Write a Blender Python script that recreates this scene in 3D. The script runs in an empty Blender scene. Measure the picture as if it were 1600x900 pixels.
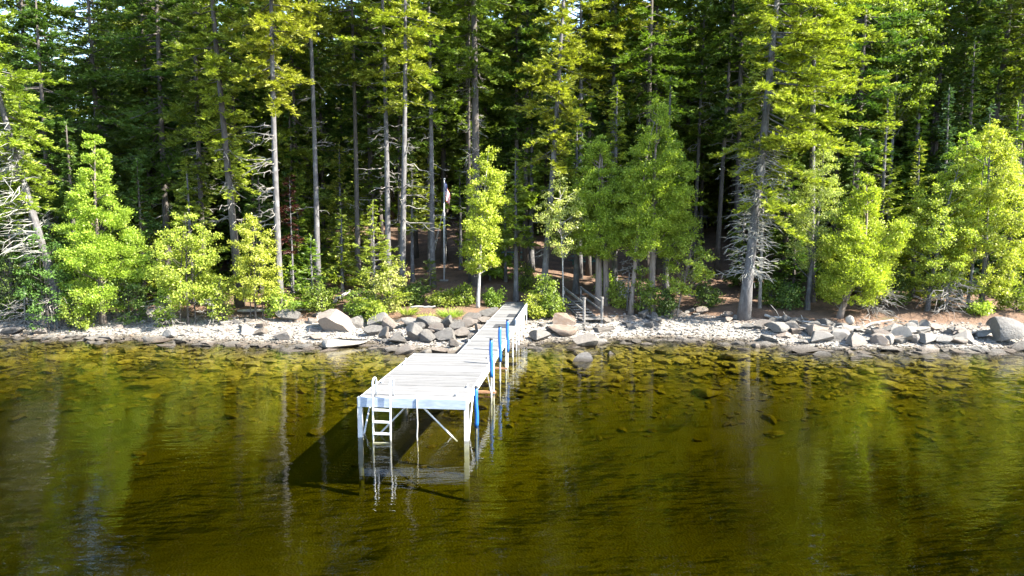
import bpy, bmesh, math, random
import numpy as np
from mathutils import Vector
R = math.radians
C = bpy.context.scene.collection
sc = bpy.context.scene

# ---------------------------------------------------------------- camera, sky, sun, exposure
FPX, HOR, CAMZ = 1142.0, 335.0, 5.8
PITCH = math.atan((450 - HOR) / FPX)
cam_d = bpy.data.cameras.new('camera'); cam = bpy.data.objects.new('camera', cam_d); C.objects.link(cam)
cam_d.sensor_width = 36; cam_d.lens = FPX / 1600 * 36; cam_d.clip_start = .1; cam_d.clip_end = 2000
cam.location = (0, 0, CAMZ); cam.rotation_euler = (R(90) - PITCH, 0, 0)
sc.camera = cam

SUN_EL, SUN_AZ = R(42), R(-21)          # azimuth from +X, negative = towards the camera side
sd = Vector((math.cos(SUN_EL) * math.cos(SUN_AZ), math.cos(SUN_EL) * math.sin(SUN_AZ), math.sin(SUN_EL)))
w = bpy.data.worlds.new('World'); sc.world = w; w.use_nodes = True
wn = w.node_tree; bg = wn.nodes['Background']
sky = wn.nodes.new('ShaderNodeTexSky'); sky.sky_type = 'NISHITA'; sky.sun_disc = False
sky.sun_elevation = SUN_EL; sky.sun_rotation = math.atan2(sd.x, sd.y)
sky.air_density = 1.0; sky.dust_density = .6; sky.ozone_density = 1.0
wn.links.new(sky.outputs[0], bg.inputs[0]); bg.inputs[1].default_value = .12
sl = bpy.data.lights.new('sun', 'SUN'); sl.energy = 5.0; sl.angle = R(.5); sl.color = (1, .93, .80)
so = bpy.data.objects.new('sun', sl); C.objects.link(so); so.rotation_euler = sd.to_track_quat('Z', 'Y').to_euler()
so.location = (30, -20, 40)
sc.view_settings.view_transform = 'Standard'; sc.view_settings.look = 'None'
sc.view_settings.exposure = 2.55; sc.view_settings.gamma = 1; sc.view_settings.use_curve_mapping = False
sc.cycles.max_bounces = 6; sc.cycles.diffuse_bounces = 3; sc.cycles.glossy_bounces = 3
sc.cycles.transmission_bounces = 3; sc.cycles.transparent_max_bounces = 12; sc.cycles.volume_bounces = 0
sc.cycles.caustics_reflective = False; sc.cycles.caustics_refractive = False
sc.cycles.use_adaptive_sampling = True; sc.cycles.adaptive_threshold = .01
sc.cycles.use_denoising = True; sc.cycles.denoiser = 'OPENIMAGEDENOISE'; sc.cycles.denoising_prefilter = 'ACCURATE'

# ---------------------------------------------------------------- pixel helpers (photo 1600x900 -> world)
def ray(px, py):
    x, y = (px - 800) / FPX, (450 - py) / FPX
    cp, sp = math.cos(PITCH), math.sin(PITCH)
    return np.array((x, cp + y * sp, -sp + y * cp))
def at_z(px, py, z):
    d = ray(px, py); t = (z - CAMZ) / d[2]; return np.array((0, 0, CAMZ)) + d * t
def at_d(px, py, D):
    d = ray(px, py); return np.array((0, 0, CAMZ)) + d * (D / d[1])

# ---------------------------------------------------------------- noise and terrain
_rs = np.random.RandomState(3); _L = _rs.rand(256, 256)
def vnoise(x, y):
    x = np.asarray(x, float); y = np.asarray(y, float)
    xi = np.floor(x).astype(int); yi = np.floor(y).astype(int); fx = x - xi; fy = y - yi
    fx = fx * fx * (3 - 2 * fx); fy = fy * fy * (3 - 2 * fy)
    a = _L[xi & 255, yi & 255]; b = _L[(xi + 1) & 255, yi & 255]; c = _L[xi & 255, (yi + 1) & 255]; d = _L[(xi + 1) & 255, (yi + 1) & 255]
    return (a * (1 - fx) + b * fx) * (1 - fy) + (c * (1 - fx) + d * fx) * fy - .5
SHORE = [(-120, 524), (0, 526), (120, 527), (250, 529), (380, 537), (480, 542), (560, 536), (620, 545), (700, 547), (760, 545), (830, 538),
         (900, 534), (1000, 530), (1090, 528), (1160, 534), (1240, 543), (1350, 546), (1450, 547), (1560, 548), (1720, 552)]
_sx = [-150] + [at_z(a, b, 0)[0] for a, b in SHORE] + [150]
_sy = [at_z(a, b, 0)[1] for a, b in SHORE]; _sy = [_sy[0] + 4] + _sy + [_sy[-1] - 4]
def shore(x): return np.interp(x, _sx, _sy)
_ps = [-200, -60, -30, -16, -10, -5, -1.5, 0, 1.5, 3, 4.2, 5.2, 8, 12, 20, 40, 80, 140]
_pz = [-2.8, -2.5, -2.3, -2.0, -1.3, -.62, -.24, -.02, .20, .46, .68, .96, 1.2, 1.75, 3.05, 5.6, 10, 14]
def ground(x, y):
    x = np.asarray(x, float); y = np.asarray(y, float)
    s = y - shore(x); z = np.interp(s, _ps, _pz)
    z = z + vnoise(x * .7, y * .7) * .16 * np.clip(np.abs(s) / 4, .15, 1) + vnoise(x * 2.3 + 9, y * 2.3) * .05 + vnoise(x * .55 + 3, y * .9 + 5) * .13 * np.exp(-(s / 2.5) ** 2)
    z = z + vnoise(x * .12 + 40, y * .12) * 1.0 * np.clip((s - 8) / 15, 0, 1)
    z = z - .3 * np.exp(-((x - .4) / 1.6) ** 2 - ((y - 38.3) / 2.6) ** 2)
    return z
def gz(x, y): return float(ground(x, y))
def at_ground(px, py):
    d = ray(px, py); o = np.array((0, 0, CAMZ)); t = 12.0
    while t < 140:
        p = o + d * t
        if p[2] <= ground(p[0], p[1]): break
        t += .06
    p = o + d * t; p[2] = gz(p[0], p[1]); return p

# ---------------------------------------------------------------- materials
def new_mat(name):
    m = bpy.data.materials.new(name); m.use_nodes = True; nt = m.node_tree; nt.nodes.clear()
    out = nt.nodes.new('ShaderNodeOutputMaterial'); return m, nt, out
class N:
    def __init__(s, nt): s.nt = nt
    def __call__(s, t, **kw):
        n = s.nt.nodes.new('ShaderNode' + t)
        for k, v in kw.items():
            if k.startswith('i_'):
                key = k[2:]; key = int(key) if key.isdigit() else key
                n.inputs[key].default_value = v
            else: setattr(n, k, v)
        return n
    def link(s, a, b): s.nt.links.new(a, b)
    def mix(s, fac, a, b, bt='MIX'):
        n = s.nt.nodes.new('ShaderNodeMix'); n.data_type = 'RGBA'; n.blend_type = bt; n.clamp_factor = True
        for sock, v in ((n.inputs[0], fac), (n.inputs[6], a), (n.inputs[7], b)):
            if hasattr(v, 'links'): s.link(v, sock)
            elif isinstance(v, (int, float)): sock.default_value = v
            else: sock.default_value = (*v, 1)
        return n.outputs[2]
    def ramp(s, src, a, b, lo=0., hi=1.):
        n = s.nt.nodes.new('ShaderNodeMapRange'); s.link(src, n.inputs[0])
        n.inputs[1].default_value = a; n.inputs[2].default_value = b; n.inputs[3].default_value = lo; n.inputs[4].default_value = hi
        return n.outputs[0]
    def noise(s, scale, detail=3, vec=None, rough=.55):
        n = s('TexNoise', i_Scale=scale, i_Detail=detail, i_Roughness=rough)
        if vec is not None: s.link(vec, n.inputs['Vector'])
        return n
    def obj(s, sx=1, sy=1, sz=1):
        t = s('TexCoord'); mp = s('Mapping'); mp.inputs['Scale'].default_value = (sx, sy, sz)
        s.link(t.outputs['Object'], mp.inputs[0]); return mp.outputs[0]
    def bump(s, h, strength, dist):
        b = s('Bump', i_Strength=strength, i_Distance=dist); s.link(h, b.inputs['Height']); return b.outputs[0]

def foliage(name, dark, light, trans=.42, tcol=None):
    m, nt, out = new_mat(name); n = N(nt)
    geo = n('NewGeometry'); oi = n('ObjectInfo'); no = n.noise(1.1, 2, n.obj())
    a = n.ramp(no.outputs[0], .3, .7)
    c = n.mix(a, dark, light)
    mid = tuple((x + y) / 2 for x, y in zip(dark, light))
    c = n.mix(n.ramp(geo.outputs['Random Per Island'], 0, 1, 0, .6), c, tuple(x * 1.25 for x in light))
    hs = n('HueSaturation', i_Saturation=1.0); n.link(c, hs.inputs['Color'])
    n.link(n.ramp(oi.outputs['Random'], 0, 1, .475, .52), hs.inputs['Hue']); n.link(n.ramp(geo.outputs['Random Per Island'], 0, 1, .7, 1.25), hs.inputs['Value'])
    d = n('BsdfDiffuse'); t = n('BsdfTranslucent'); mx = n('MixShader', i_0=trans)
    n.link(hs.outputs[0], d.inputs[0])
    tc = n.mix(1.0, hs.outputs[0], tcol or (1.22, 1.38, .5), 'MULTIPLY'); n.link(tc, t.inputs[0])
    n.link(d.outputs[0], mx.inputs[1]); n.link(t.outputs[0], mx.inputs[2])
    g = n('BsdfGlossy', i_Roughness=.45); g.inputs[0].default_value = (1, 1, .95, 1); m2 = n('MixShader', i_0=.018)
    n.link(mx.outputs[0], m2.inputs[1]); n.link(g.outputs[0], m2.inputs[2])
    n.link(m2.outputs[0], out.inputs[0]); return m

def bark(name, c1, c2, zs=.25, sc_=9, blotch=None):
    m, nt, out = new_mat(name); n = N(nt); v = n.obj(1, 1, zs)
    no = n.noise(sc_, 5, v, .65); c = n.mix(n.ramp(no.outputs[0], .35, .65), c1, c2)
    if blotch:
        b = n.noise(2.2, 3, n.obj()); c = n.mix(n.ramp(b.outputs[0], .52, .66), c, blotch)
    p = n('BsdfPrincipled', i_Roughness=.9); n.link(c, p.inputs[0]); n.link(n.bump(no.outputs[0], .8, .04), p.inputs['Normal'])
    n.link(p.outputs[0], out.inputs[0]); return m

def simple(name, c1, c2=None, rough=.6, scale=6, metal=0, stretch=(1, 1, 1), bump=0.0):
    m, nt, out = new_mat(name); n = N(nt); no = n.noise(scale, 4, n.obj(*stretch))
    c = n.mix(n.ramp(no.outputs[0], .35, .65), c1, c2 or tuple(x * .8 for x in c1))
    p = n('BsdfPrincipled', i_Roughness=rough, i_Metallic=metal); n.link(c, p.inputs[0])
    if bump: n.link(n.bump(no.outputs[0], bump, .02), p.inputs['Normal'])
    n.link(p.outputs[0], out.inputs[0]); return m

def rock_mat(name, stone=False):
    k_ = 2.1 if 'pebb' in name else 1.75 if 'pale' in name else (.55 if 'dark' in name else 1.0); br = 'brown' in name
    m, nt, out = new_mat(name); n = N(nt)
    oi = n('ObjectInfo'); geo = n('NewGeometry'); v = n.obj()
    rnd = geo.outputs['Random Per Island'] if stone else oi.outputs['Random']
    cr = n('ValToRGB'); n.link(rnd, cr.inputs[0]); e = cr.color_ramp.elements
    e[0].color = (.055, .05, .046, 1); e[1].color = (.19, .177, .16, 1)
    for p_, c_ in ((.3, (.115, .106, .097, 1)), (.55, (.16, .122, .095, 1)), (.75, (.09, .084, .079, 1))):
        k = e.new(p_); k.color = c_
    if br:
        for e_ in cr.color_ramp.elements: e_.color = (e_.color[0] * 1.25, e_.color[1] * 1.0, e_.color[2] * .8, 1)
    if k_ != 1:
        for e_ in cr.color_ramp.elements: e_.color = tuple(min(.6, q_ * k_) for q_ in e_.color[:3]) + (1,)
    n1 = n.noise(3.2, 5, v, .65); n2 = n.noise(22, 3, v)
    c = n.mix(n.ramp(n1.outputs[0], .3, .7), cr.outputs[0], n.mix(.5, cr.outputs[0], (.25, .238, .217)))
    c = n.mix(n.ramp(n2.outputs[0], .45, .75, 0, .55), c, (.055, .05, .046))
    sp = n('SeparateXYZ'); n.link(geo.outputs['Position'], sp.inputs[0])
    wet = n.ramp(sp.outputs[2], .05, .16, 1, 0)
    c = n.mix(wet, c, n.mix(1.0, c, (.42, .38, .33), 'MULTIPLY'))
    algae = n.ramp(sp.outputs[2], -.22, -.02, 1, 0)
    c = n.mix(algae, c, n.mix(n1.outputs[0], (.19, .155, .065), (.52, .44, .23)))
    p = n('BsdfPrincipled', i_Roughness=.85); n.link(c, p.inputs[0])
    hh = n('Math', operation='ADD'); n.link(n1.outputs[0], hh.inputs[0]); n.link(n2.outputs[0], hh.inputs[1])
    n.link(n.bump(hh.outputs[0], .9, .09), p.inputs['Normal'])
    n.link(p.outputs[0], out.inputs[0]); return m

def ground_mat():
    m, nt, out = new_mat('ground_soil'); n = N(nt); v = n.obj(); geo = n('NewGeometry')
    sp = n('SeparateXYZ'); n.link(geo.outputs['Position'], sp.inputs[0]); z = sp.outputs[2]
    n1 = n.noise(1.3, 5, v); n2 = n.noise(14, 4, v, .7)
    zz = n('Math', operation='MULTIPLY_ADD', i_1=.35, i_2=-.17); n.link(n1.outputs[0], zz.inputs[0])
    za = n('Math', operation='ADD'); n.link(z, za.inputs[0]); n.link(zz.outputs[0], za.inputs[1]); zn = za.outputs[0]
    vo = n('TexVoronoi', i_Scale=16.0); n.link(v, vo.inputs['Vector'])
    bw = n('RGBToBW'); n.link(vo.outputs['Color'], bw.inputs[0])
    grav = n.mix(bw.outputs[0], (.24, .225, .20), (.40, .38, .345))
    grav = n.mix(n.ramp(vo.outputs['Distance'], .3, .75), grav, (.09, .082, .07))
    needles = n.mix(n.ramp(n1.outputs[0], .35, .65), (.06, .034, .021), (.14, .08, .048))
    needles = n.mix(n.ramp(n2.outputs[0], .45, .7, 0, .7), needles, (.19, .12, .075))
    moss = n.noise(.55, 3, v)
    needles = n.mix(n.ramp(moss.outputs[0], .6, .72, 0, .5), needles, (.06, .075, .02))
    v2 = n('TexVoronoi', i_Scale=3.2); n.link(n.obj(1, 1.4, 1), v2.inputs['Vector'])
    b2 = n('RGBToBW'); n.link(v2.outputs['Color'], b2.inputs[0])
    bed = n.mix(b2.outputs[0], (.19, .16, .075), (.36, .31, .16))
    bed = n.mix(n.ramp(v2.outputs['Distance'], .35, .75), bed, (.10, .08, .034))
    bed = n.mix(n.ramp(z, -.55, -1.25), bed, n.mix(n1.outputs[0], (.195, .188, .052), (.26, .25, .075)))
    c = n.mix(n.ramp(zn, .42, .66), grav, needles)
    wet = n.ramp(z, .015, .07, 1, 0)
    c = n.mix(wet, c, n.mix(1.0, c, (.45, .40, .33), 'MULTIPLY'))
    c = n.mix(n.ramp(z, -.12, -.01, 1, 0), c, bed)
    p = n('BsdfPrincipled', i_Roughness=.95); n.link(c, p.inputs[0])
    h = n('Math', operation='ADD'); n.link(vo.outputs['Distance'], h.inputs[0]); n.link(n2.outputs[0], h.inputs[1])
    n.link(n.bump(h.outputs[0], .7, .05), p.inputs['Normal'])
    n.link(p.outputs[0], out.inputs[0]); return m

def water_mat():
    m, nt, out = new_mat('lake_water'); n = N(nt)
    va = n.noise(2.3, 2, n.obj(.38, 1.5, 1)); vb = n.noise(6.5, 2, n.obj(.45, 1.4, 1)); vc = n.noise(.35, 2, n.obj(1, 1, 1))
    patch = n.noise(.09, 2, n.obj(1, 1.6, 1))
    amp = n.ramp(patch.outputs[0], .40, .66, .55, 1.9)
    a = n('Math', operation='MULTIPLY', i_1=1.0); n.link(va.outputs[0], a.inputs[0])
    b = n('Math', operation='MULTIPLY_ADD', i_1=.33); n.link(vb.outputs[0], b.inputs[0]); n.link(a.outputs[0], b.inputs[2])
    d = n('Math', operation='MULTIPLY_ADD', i_1=2.2); n.link(vc.outputs[0], d.inputs[0]); n.link(b.outputs[0], d.inputs[2])
    e = n('Math', operation='MULTIPLY'); n.link(d.outputs[0], e.inputs[0]); n.link(amp, e.inputs[1])
    nrm = n.bump(e.outputs[0], 1.0, .0105)
    fr = n('Fresnel', i_IOR=1.333); n.link(nrm, fr.inputs['Normal'])
    t = n('BsdfTransparent'); t.inputs[0].default_value = (.97, .97, .95, 1)
    g = n('BsdfGlossy', i_Roughness=.02); n.link(nrm, g.inputs['Normal'])
    mx = n('MixShader'); n.link(fr.outputs[0], mx.inputs[0]); n.link(t.outputs[0], mx.inputs[1]); n.link(g.outputs[0], mx.inputs[2])
    n.link(mx.outputs[0], out.inputs[0])
    va_ = n('VolumeAbsorption', i_Density=1.35); va_.inputs[0].default_value = (.727, .716, .20, 1)
    n.link(va_.outputs[0], out.inputs['Volume']); return m

def deck_mat():
    m, nt, out = new_mat('weathered_deck_boards'); n = N(nt); geo = n('NewGeometry')
    no = n.noise(5, 5, n.obj(.5, 9, 1), .65); no2 = n.noise(1.2, 3, n.obj())
    c = n.mix(n.ramp(no.outputs[0], .35, .68), (.088, .087, .086), (.14, .138, .136))
    c = n.mix(n.ramp(geo.outputs['Random Per Island'], 0, 1, 0, .85), c, (.18, .177, .174))
    c = n.mix(n.ramp(no2.outputs[0], .55, .75, 0, .5), c, (.09, .088, .086))
    p = n('BsdfPrincipled', i_Roughness=.8); n.link(c, p.inputs[0]); n.link(n.bump(no.outputs[0], .3, .01), p.inputs['Normal'])
    n.link(p.outputs[0], out.inputs[0]); return m

M = dict(
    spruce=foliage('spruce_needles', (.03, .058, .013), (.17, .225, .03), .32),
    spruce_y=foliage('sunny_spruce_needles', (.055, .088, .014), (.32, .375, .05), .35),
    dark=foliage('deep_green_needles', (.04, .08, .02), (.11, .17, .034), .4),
    fir=foliage('fir_needles', (.06, .11, .02), (.26, .325, .045)),
    blue=foliage('blue_green_needles', (.028, .06, .032), (.09, .15, .07)),
    cedar=foliage('cedar_sprays', (.17, .22, .022), (.33, .385, .05), .45),
    cedar_g=foliage('green_cedar_sprays', (.12, .19, .02), (.29, .355, .04)),
    leaf=foliage('broad_leaves', (.15, .205, .026), (.32, .38, .062), .48),
    birch=foliage('birch_leaves', (.17, .215, .05), (.35, .39, .12), .48),
    shrub=foliage('shrub_leaves', (.055, .105, .018), (.19, .25, .032), .45),
    dead=foliage('dead_rust_needles', (.035, .015, .009), (.07, .03, .015), .3, (1, 1, 1)),
    grass=foliage('lake_grass', (.14, .19, .03), (.30, .34, .06), .45),
    bark=bark('spruce_bark', (.055, .052, .053), (.12, .115, .118), blotch=(.15, .15, .15)),
    bark_d=bark('dark_bark', (.05, .042, .037), (.10, .088, .078)),
    bark_b=bark('pale_birch_bark', (.24, .225, .205), (.42, .40, .37), .8, 6, blotch=(.15, .14, .13)),
    bark_c=bark('cedar_bark', (.11, .085, .07), (.22, .18, .15), .08, 14),
    twig=bark('bleached_dead_wood', (.13, .12, .11), (.27, .255, .235), .5, 6),
    lichen=bark('lichened_dead_twigs', (.15, .15, .135), (.30, .295, .27), .5, 6),
    drift=bark('driftwood', (.20, .19, .175), (.36, .345, .32), 1, 4),
    pebble=rock_mat('pale_pebbles', True), rock_pale=rock_mat('pale_granite'), rock_dark=rock_mat('dark_granite'), rock_brown=rock_mat('brown_granite'), rock=rock_mat('granite'), stone=rock_mat('shore_stone', True), ground=ground_mat(), water=water_mat(), deck=deck_mat(),
    white=simple('white_painted_metal', (.46, .475, .49), (.36, .375, .39), .45, 8),
    fascia=simple('shade_blue_beam', (.30, .345, .42), (.22, .26, .33), .55, 3, 0, (1, 1, 6)),  # blue-grey puts the skylit shade of the front face into the colour
    bluep=simple('blue_plastic_sleeve', (.006, .085, .34), (.010, .10, .31), .4, 4),
    alu=simple('brushed_aluminium', (.70, .71, .72), (.6, .61, .62), .35, 9, .35),
    rust=simple('rusty_wood', (.36, .19, .10), (.24, .12, .07), .8, 10),
    mat=simple('cap_and_shade_grey', (.022, .024, .028), (.034, .036, .04), .9, 20, 0, (1, 6, 1)),  # sleeve caps, and the pieces that stand in for walkway shade
    greyw=bark('grey_weathered_lumber', (.09, .085, .08), (.17, .16, .15), 1, 7),
    postw=bark('pale_post_wood', (.22, .195, .165), (.33, .30, .265), .3, 8),
    teal=simple('teal_paint', (.05, .17, .15), (.035, .12, .11), .5, 5),
    fred=simple('flag_red', (.50, .018, .03), None, .8), fwhite=simple('flag_white', (.82, .81, .80), None, .8),
    fblue=simple('flag_blue', (.015, .035, .20), None, .8), rope=simple('pale_rope', (.5, .48, .44), None, .9),
    steel=simple('galvanised_pole', (.50, .52, .55), (.42, .44, .47), .4, 5, .3),
)

# ---------------------------------------------------------------- mesh helpers
def mesh_np(name, V, F, mat, smooth=False):
    """V (n,3); F list of (k, m) int arrays of faces (one array per polygon size)."""
    me = bpy.data.meshes.new(name); V = np.ascontiguousarray(V, np.float32)
    me.vertices.add(len(V)); me.vertices.foreach_set('co', V.ravel())
    F = [np.asarray(f, np.int32) for f in F if len(f)]
    idx = np.concatenate([f.ravel() for f in F]); cnt = np.concatenate([np.full(len(f), f.shape[1], np.int32) for f in F])
    me.loops.add(len(idx)); me.loops.foreach_set('vertex_index', idx)
    st = np.concatenate([[0], np.cumsum(cnt)[:-1]]).astype(np.int32)
    me.polygons.add(len(cnt)); me.polygons.foreach_set('loop_start', st)
    me.polygons.foreach_set('use_smooth', np.full(len(cnt), smooth, bool))
    mats = mat if isinstance(mat, (list, tuple)) else [mat]
    for m in mats: me.materials.append(m)
    me.update(calc_edges=True); return me
class MB:
    """collects tubes, boxes and leaves for ONE mesh object"""
    def __init__(s): s.V = []; s.Q = []; s.T = []; s.n = 0
    def add(s, V, Q=None, T=None):
        V = np.asarray(V, float).reshape(-1, 3); s.V.append(V)
        if Q is not None and len(Q): s.Q.append(np.asarray(Q, int) + s.n)
        if T is not None and len(T): s.T.append(np.asarray(T, int) + s.n)
        s.n += len(V)
    def tube(s, pts, rad, k=6, cap=True):
        pts = np.asarray(pts, float); n = len(pts); rad = np.broadcast_to(np.asarray(rad, float), (n,))
        tg = np.gradient(pts, axis=0); tg /= np.linalg.norm(tg, axis=1)[:, None] + 1e-9
        ref = np.array((1., 0, 0)) if abs(tg[0, 0]) < .8 else np.array((0, 1., 0))
        u = np.cross(tg, ref); u /= np.linalg.norm(u, axis=1)[:, None] + 1e-9; v = np.cross(tg, u)
        a = np.arange(k) * 2 * np.pi / k
        V = pts[:, None] + rad[:, None, None] * (u[:, None] * np.cos(a)[None, :, None] + v[:, None] * np.sin(a)[None, :, None])
        i = np.arange(n - 1)[:, None] * k; j = np.arange(k)[None]; j2 = (j + 1) % k
        Q = np.stack([i + j, i + j2, i + k + j2, i + k + j], -1).reshape(-1, 4)
        V = V.reshape(-1, 3); T = None
        if cap:
            V = np.vstack([V, pts[0], pts[-1]]); c0 = n * k; jj = np.arange(k)
            T = np.vstack([np.stack([(jj + 1) % k, jj, np.full(k, c0)], -1), np.stack([(n - 1) * k + jj, (n - 1) * k + (jj + 1) % k, np.full(k, c0 + 1)], -1)])
        s.add(V, Q, T)
    def box(s, c, size, yaw=0, axes=None):
        c = np.asarray(c, float); h = np.asarray(size, float) / 2
        g = np.array([(x, y, z) for x in (-1, 1) for y in (-1, 1) for z in (-1, 1)]) * h
        if axes is None:
            cy, sy = math.cos(yaw), math.sin(yaw); axes = np.array([(cy, sy, 0), (-sy, cy, 0), (0, 0, 1)])
        s.add(c + g @ np.asarray(axes), [(0, 1, 3, 2), (4, 6, 7, 5), (0, 4, 5, 1), (2, 3, 7, 6), (0, 2, 6, 4), (1, 5, 7, 3)])
    def beam(s, p, q, wx, wz):
        p = np.asarray(p, float); q = np.asarray(q, float); d = q - p; L = np.linalg.norm(d); d /= L
        up = np.array((0, 0, 1.)) if abs(d[2]) < .95 else np.array((0, 1., 0))
        x = np.cross(d, up); x /= np.linalg.norm(x); z = np.cross(x, d)
        s.box((p + q) / 2, (wx, L, wz), axes=np.array([x, d, z]))
    def kites(s, P, D, S, L, W, bend=None):
        """leaf kites: base P, direction D, side S (unit), length L, width W"""
        L = np.asarray(L)[:, None]; W = np.asarray(W)[:, None]
        mid = P + D * L * .45
        tip = P + D * L
        if bend is not None: tip = tip + bend
        V = np.stack([P, mid + S * W * .5, tip, mid - S * W * .5], 1).reshape(-1, 3)
        n = len(P); s.add(V, np.arange(4 * n).reshape(n, 4))
    def mesh(s, name, mat, smooth=False): return mesh_np(name, np.vstack(s.V), [np.vstack(x) for x in (s.Q, s.T) if x], mat, smooth)
    def build(s, name, mat, parent=None, smooth=False):
        return link(name, s.mesh(name, mat, smooth), parent)
def link(name, me, parent=None):
    o = bpy.data.objects.new(name, me); C.objects.link(o)
    if parent: o.parent = parent
    return o
def tag(o, label=None, cat=None, group=None, kind=None):
    for k, v in (('label', label), ('category', cat), ('group', group), ('kind', kind)):
        if v: o[k] = v
    return o
def thing(name, label, cat, loc=(0, 0, 0), rz=0, group=None):
    o = bpy.data.objects.new(name, None); C.objects.link(o); o.location = loc; o.rotation_euler = (0, 0, rz)
    o.empty_display_size = .3
    return tag(o, label, cat, group)
def copy_thing(root, loc, rz, scale, label, group, cat=None):
    r = root.copy(); C.objects.link(r); r.location = loc; r.rotation_euler = (0, 0, rz); r.scale = scale
    r['label'] = label; r['group'] = group
    for ch in list(root.children):
        c = ch.copy(); C.objects.link(c); c.parent = r
    return r
def unit(v): return v / (np.linalg.norm(v, axis=-1, keepdims=True) + 1e-9)

# ---------------------------------------------------------------- the setting: ground, stones, water
def axis(lo, hi, a, b, fine, coarse):
    out = list(np.arange(a, b, fine)); x = a; st = fine; L = []
    while x > lo: st = min(st * 1.25, coarse); x -= st; L.append(x)
    x = out[-1]; st = fine; Rr = []
    while x < hi: st = min(st * 1.25, coarse); x += st; Rr.append(x)
    return np.array(L[::-1] + out + Rr)
gx = axis(-160, 160, -27, 27, .26, 6); gy = axis(-120, 190, 14, 46, .24, 5)
X, Y = np.meshgrid(gx, gy); Z = ground(X, Y)
nx, ny = len(gx), len(gy); I = np.arange(ny - 1)[:, None] * nx + np.arange(nx - 1)[None]
tag(link('ground', mesh_np('ground', np.stack([X, Y, Z], -1).reshape(-1, 3), [np.stack([I, I + 1, I + nx + 1, I + nx], -1).reshape(-1, 4)], M['ground'], True)), kind='structure')
wb = MB(); wb.box((0, 10, -3), (400, 340, 6)); tag(wb.build('water', M['water']), kind='structure')

def ico(sub):
    bm = bmesh.new(); bmesh.ops.create_icosphere(bm, subdivisions=sub, radius=1)
    V = np.array([v.co[:] for v in bm.verts]); T = np.array([[v.index for v in f.verts] for f in bm.faces]); bm.free(); return V, T
ICO = {k: ico(k) for k in (1, 2, 4)}
def rock_shape(rng, sub=4, cuts=11, rough=.06):
    V, T = ICO[sub]; V = V.copy()
    for _ in range(cuts):
        nrm = unit(rng.normal(size=3)); d = rng.uniform(.25, .66); over = V @ nrm - d
        V = V - np.clip(over, 0, None)[:, None] * nrm * .96
    V = V * (1 + rough * (vnoise(V[:, 0] * 2.4 + 7 * rng.rand(), V[:, 1] * 2.4 + V[:, 2] * 1.7)))[:, None]
    V = V + .03 * rng.normal(size=(1, 3)); V /= np.abs(V).max(0)
    return V, T
def scatter_stones(name, pts, size, flat, rng, sink=.3, mat='stone'):
    V0, T0 = ICO[1]; n = len(pts)
    sh = np.stack([rock_shape(rng, 1, 6, .15)[0] for _ in range(24)])
    pick = rng.randint(0, 24, n); a = rng.uniform(0, 2 * np.pi, n)
    S = np.stack([size * rng.uniform(.8, 1.5, n), size * rng.uniform(.6, 1.1, n), size * flat * rng.uniform(.6, 1.2, n)], -1)
    V = sh[pick] * S[:, None]
    ca, sa = np.cos(a)[:, None], np.sin(a)[:, None]
    V = np.stack([V[..., 0] * ca - V[..., 1] * sa, V[..., 0] * sa + V[..., 1] * ca, V[..., 2]], -1)
    V = V + np.stack([pts[:, 0], pts[:, 1], ground(pts[:, 0], pts[:, 1]) + S[:, 2] * (1 - 2 * sink)], -1)[:, None]
    T = T0[None] + (np.arange(n) * len(V0))[:, None, None]
    return link(name, mesh_np(name, V.reshape(-1, 3), [T.reshape(-1, 3)], M[mat], False))
rng = np.random.RandomState(11)
n = 8500; x = rng.uniform(-30, 30, n); y = shore(x) - rng.beta(1.0, 3.6, n) * 13.5 - .05
sz = rng.gamma(2., .038, n) + .05
big = (rng.rand(n) < .08) & (shore(x) - y < 6); sz[big] = rng.uniform(.2, .48, big.sum())
tag(scatter_stones('submerged_stones', np.stack([x, y], -1), sz, .38, rng, .25), 'golden brown stones covering the lake bed under the shallows', 'stones', None, 'stuff')
n = 11000; x = rng.uniform(-30, 30, n); y = shore(x) + rng.beta(1.1, 1.5, n) * 4.4 - .15
tag(scatter_stones('gravel', np.stack([x, y], -1), rng.gamma(2.2, .014, n) + .022, .55, rng, .2, 'pebble'), 'pale grey pebbles covering the narrow beach', 'gravel', None, 'stuff')

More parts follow.
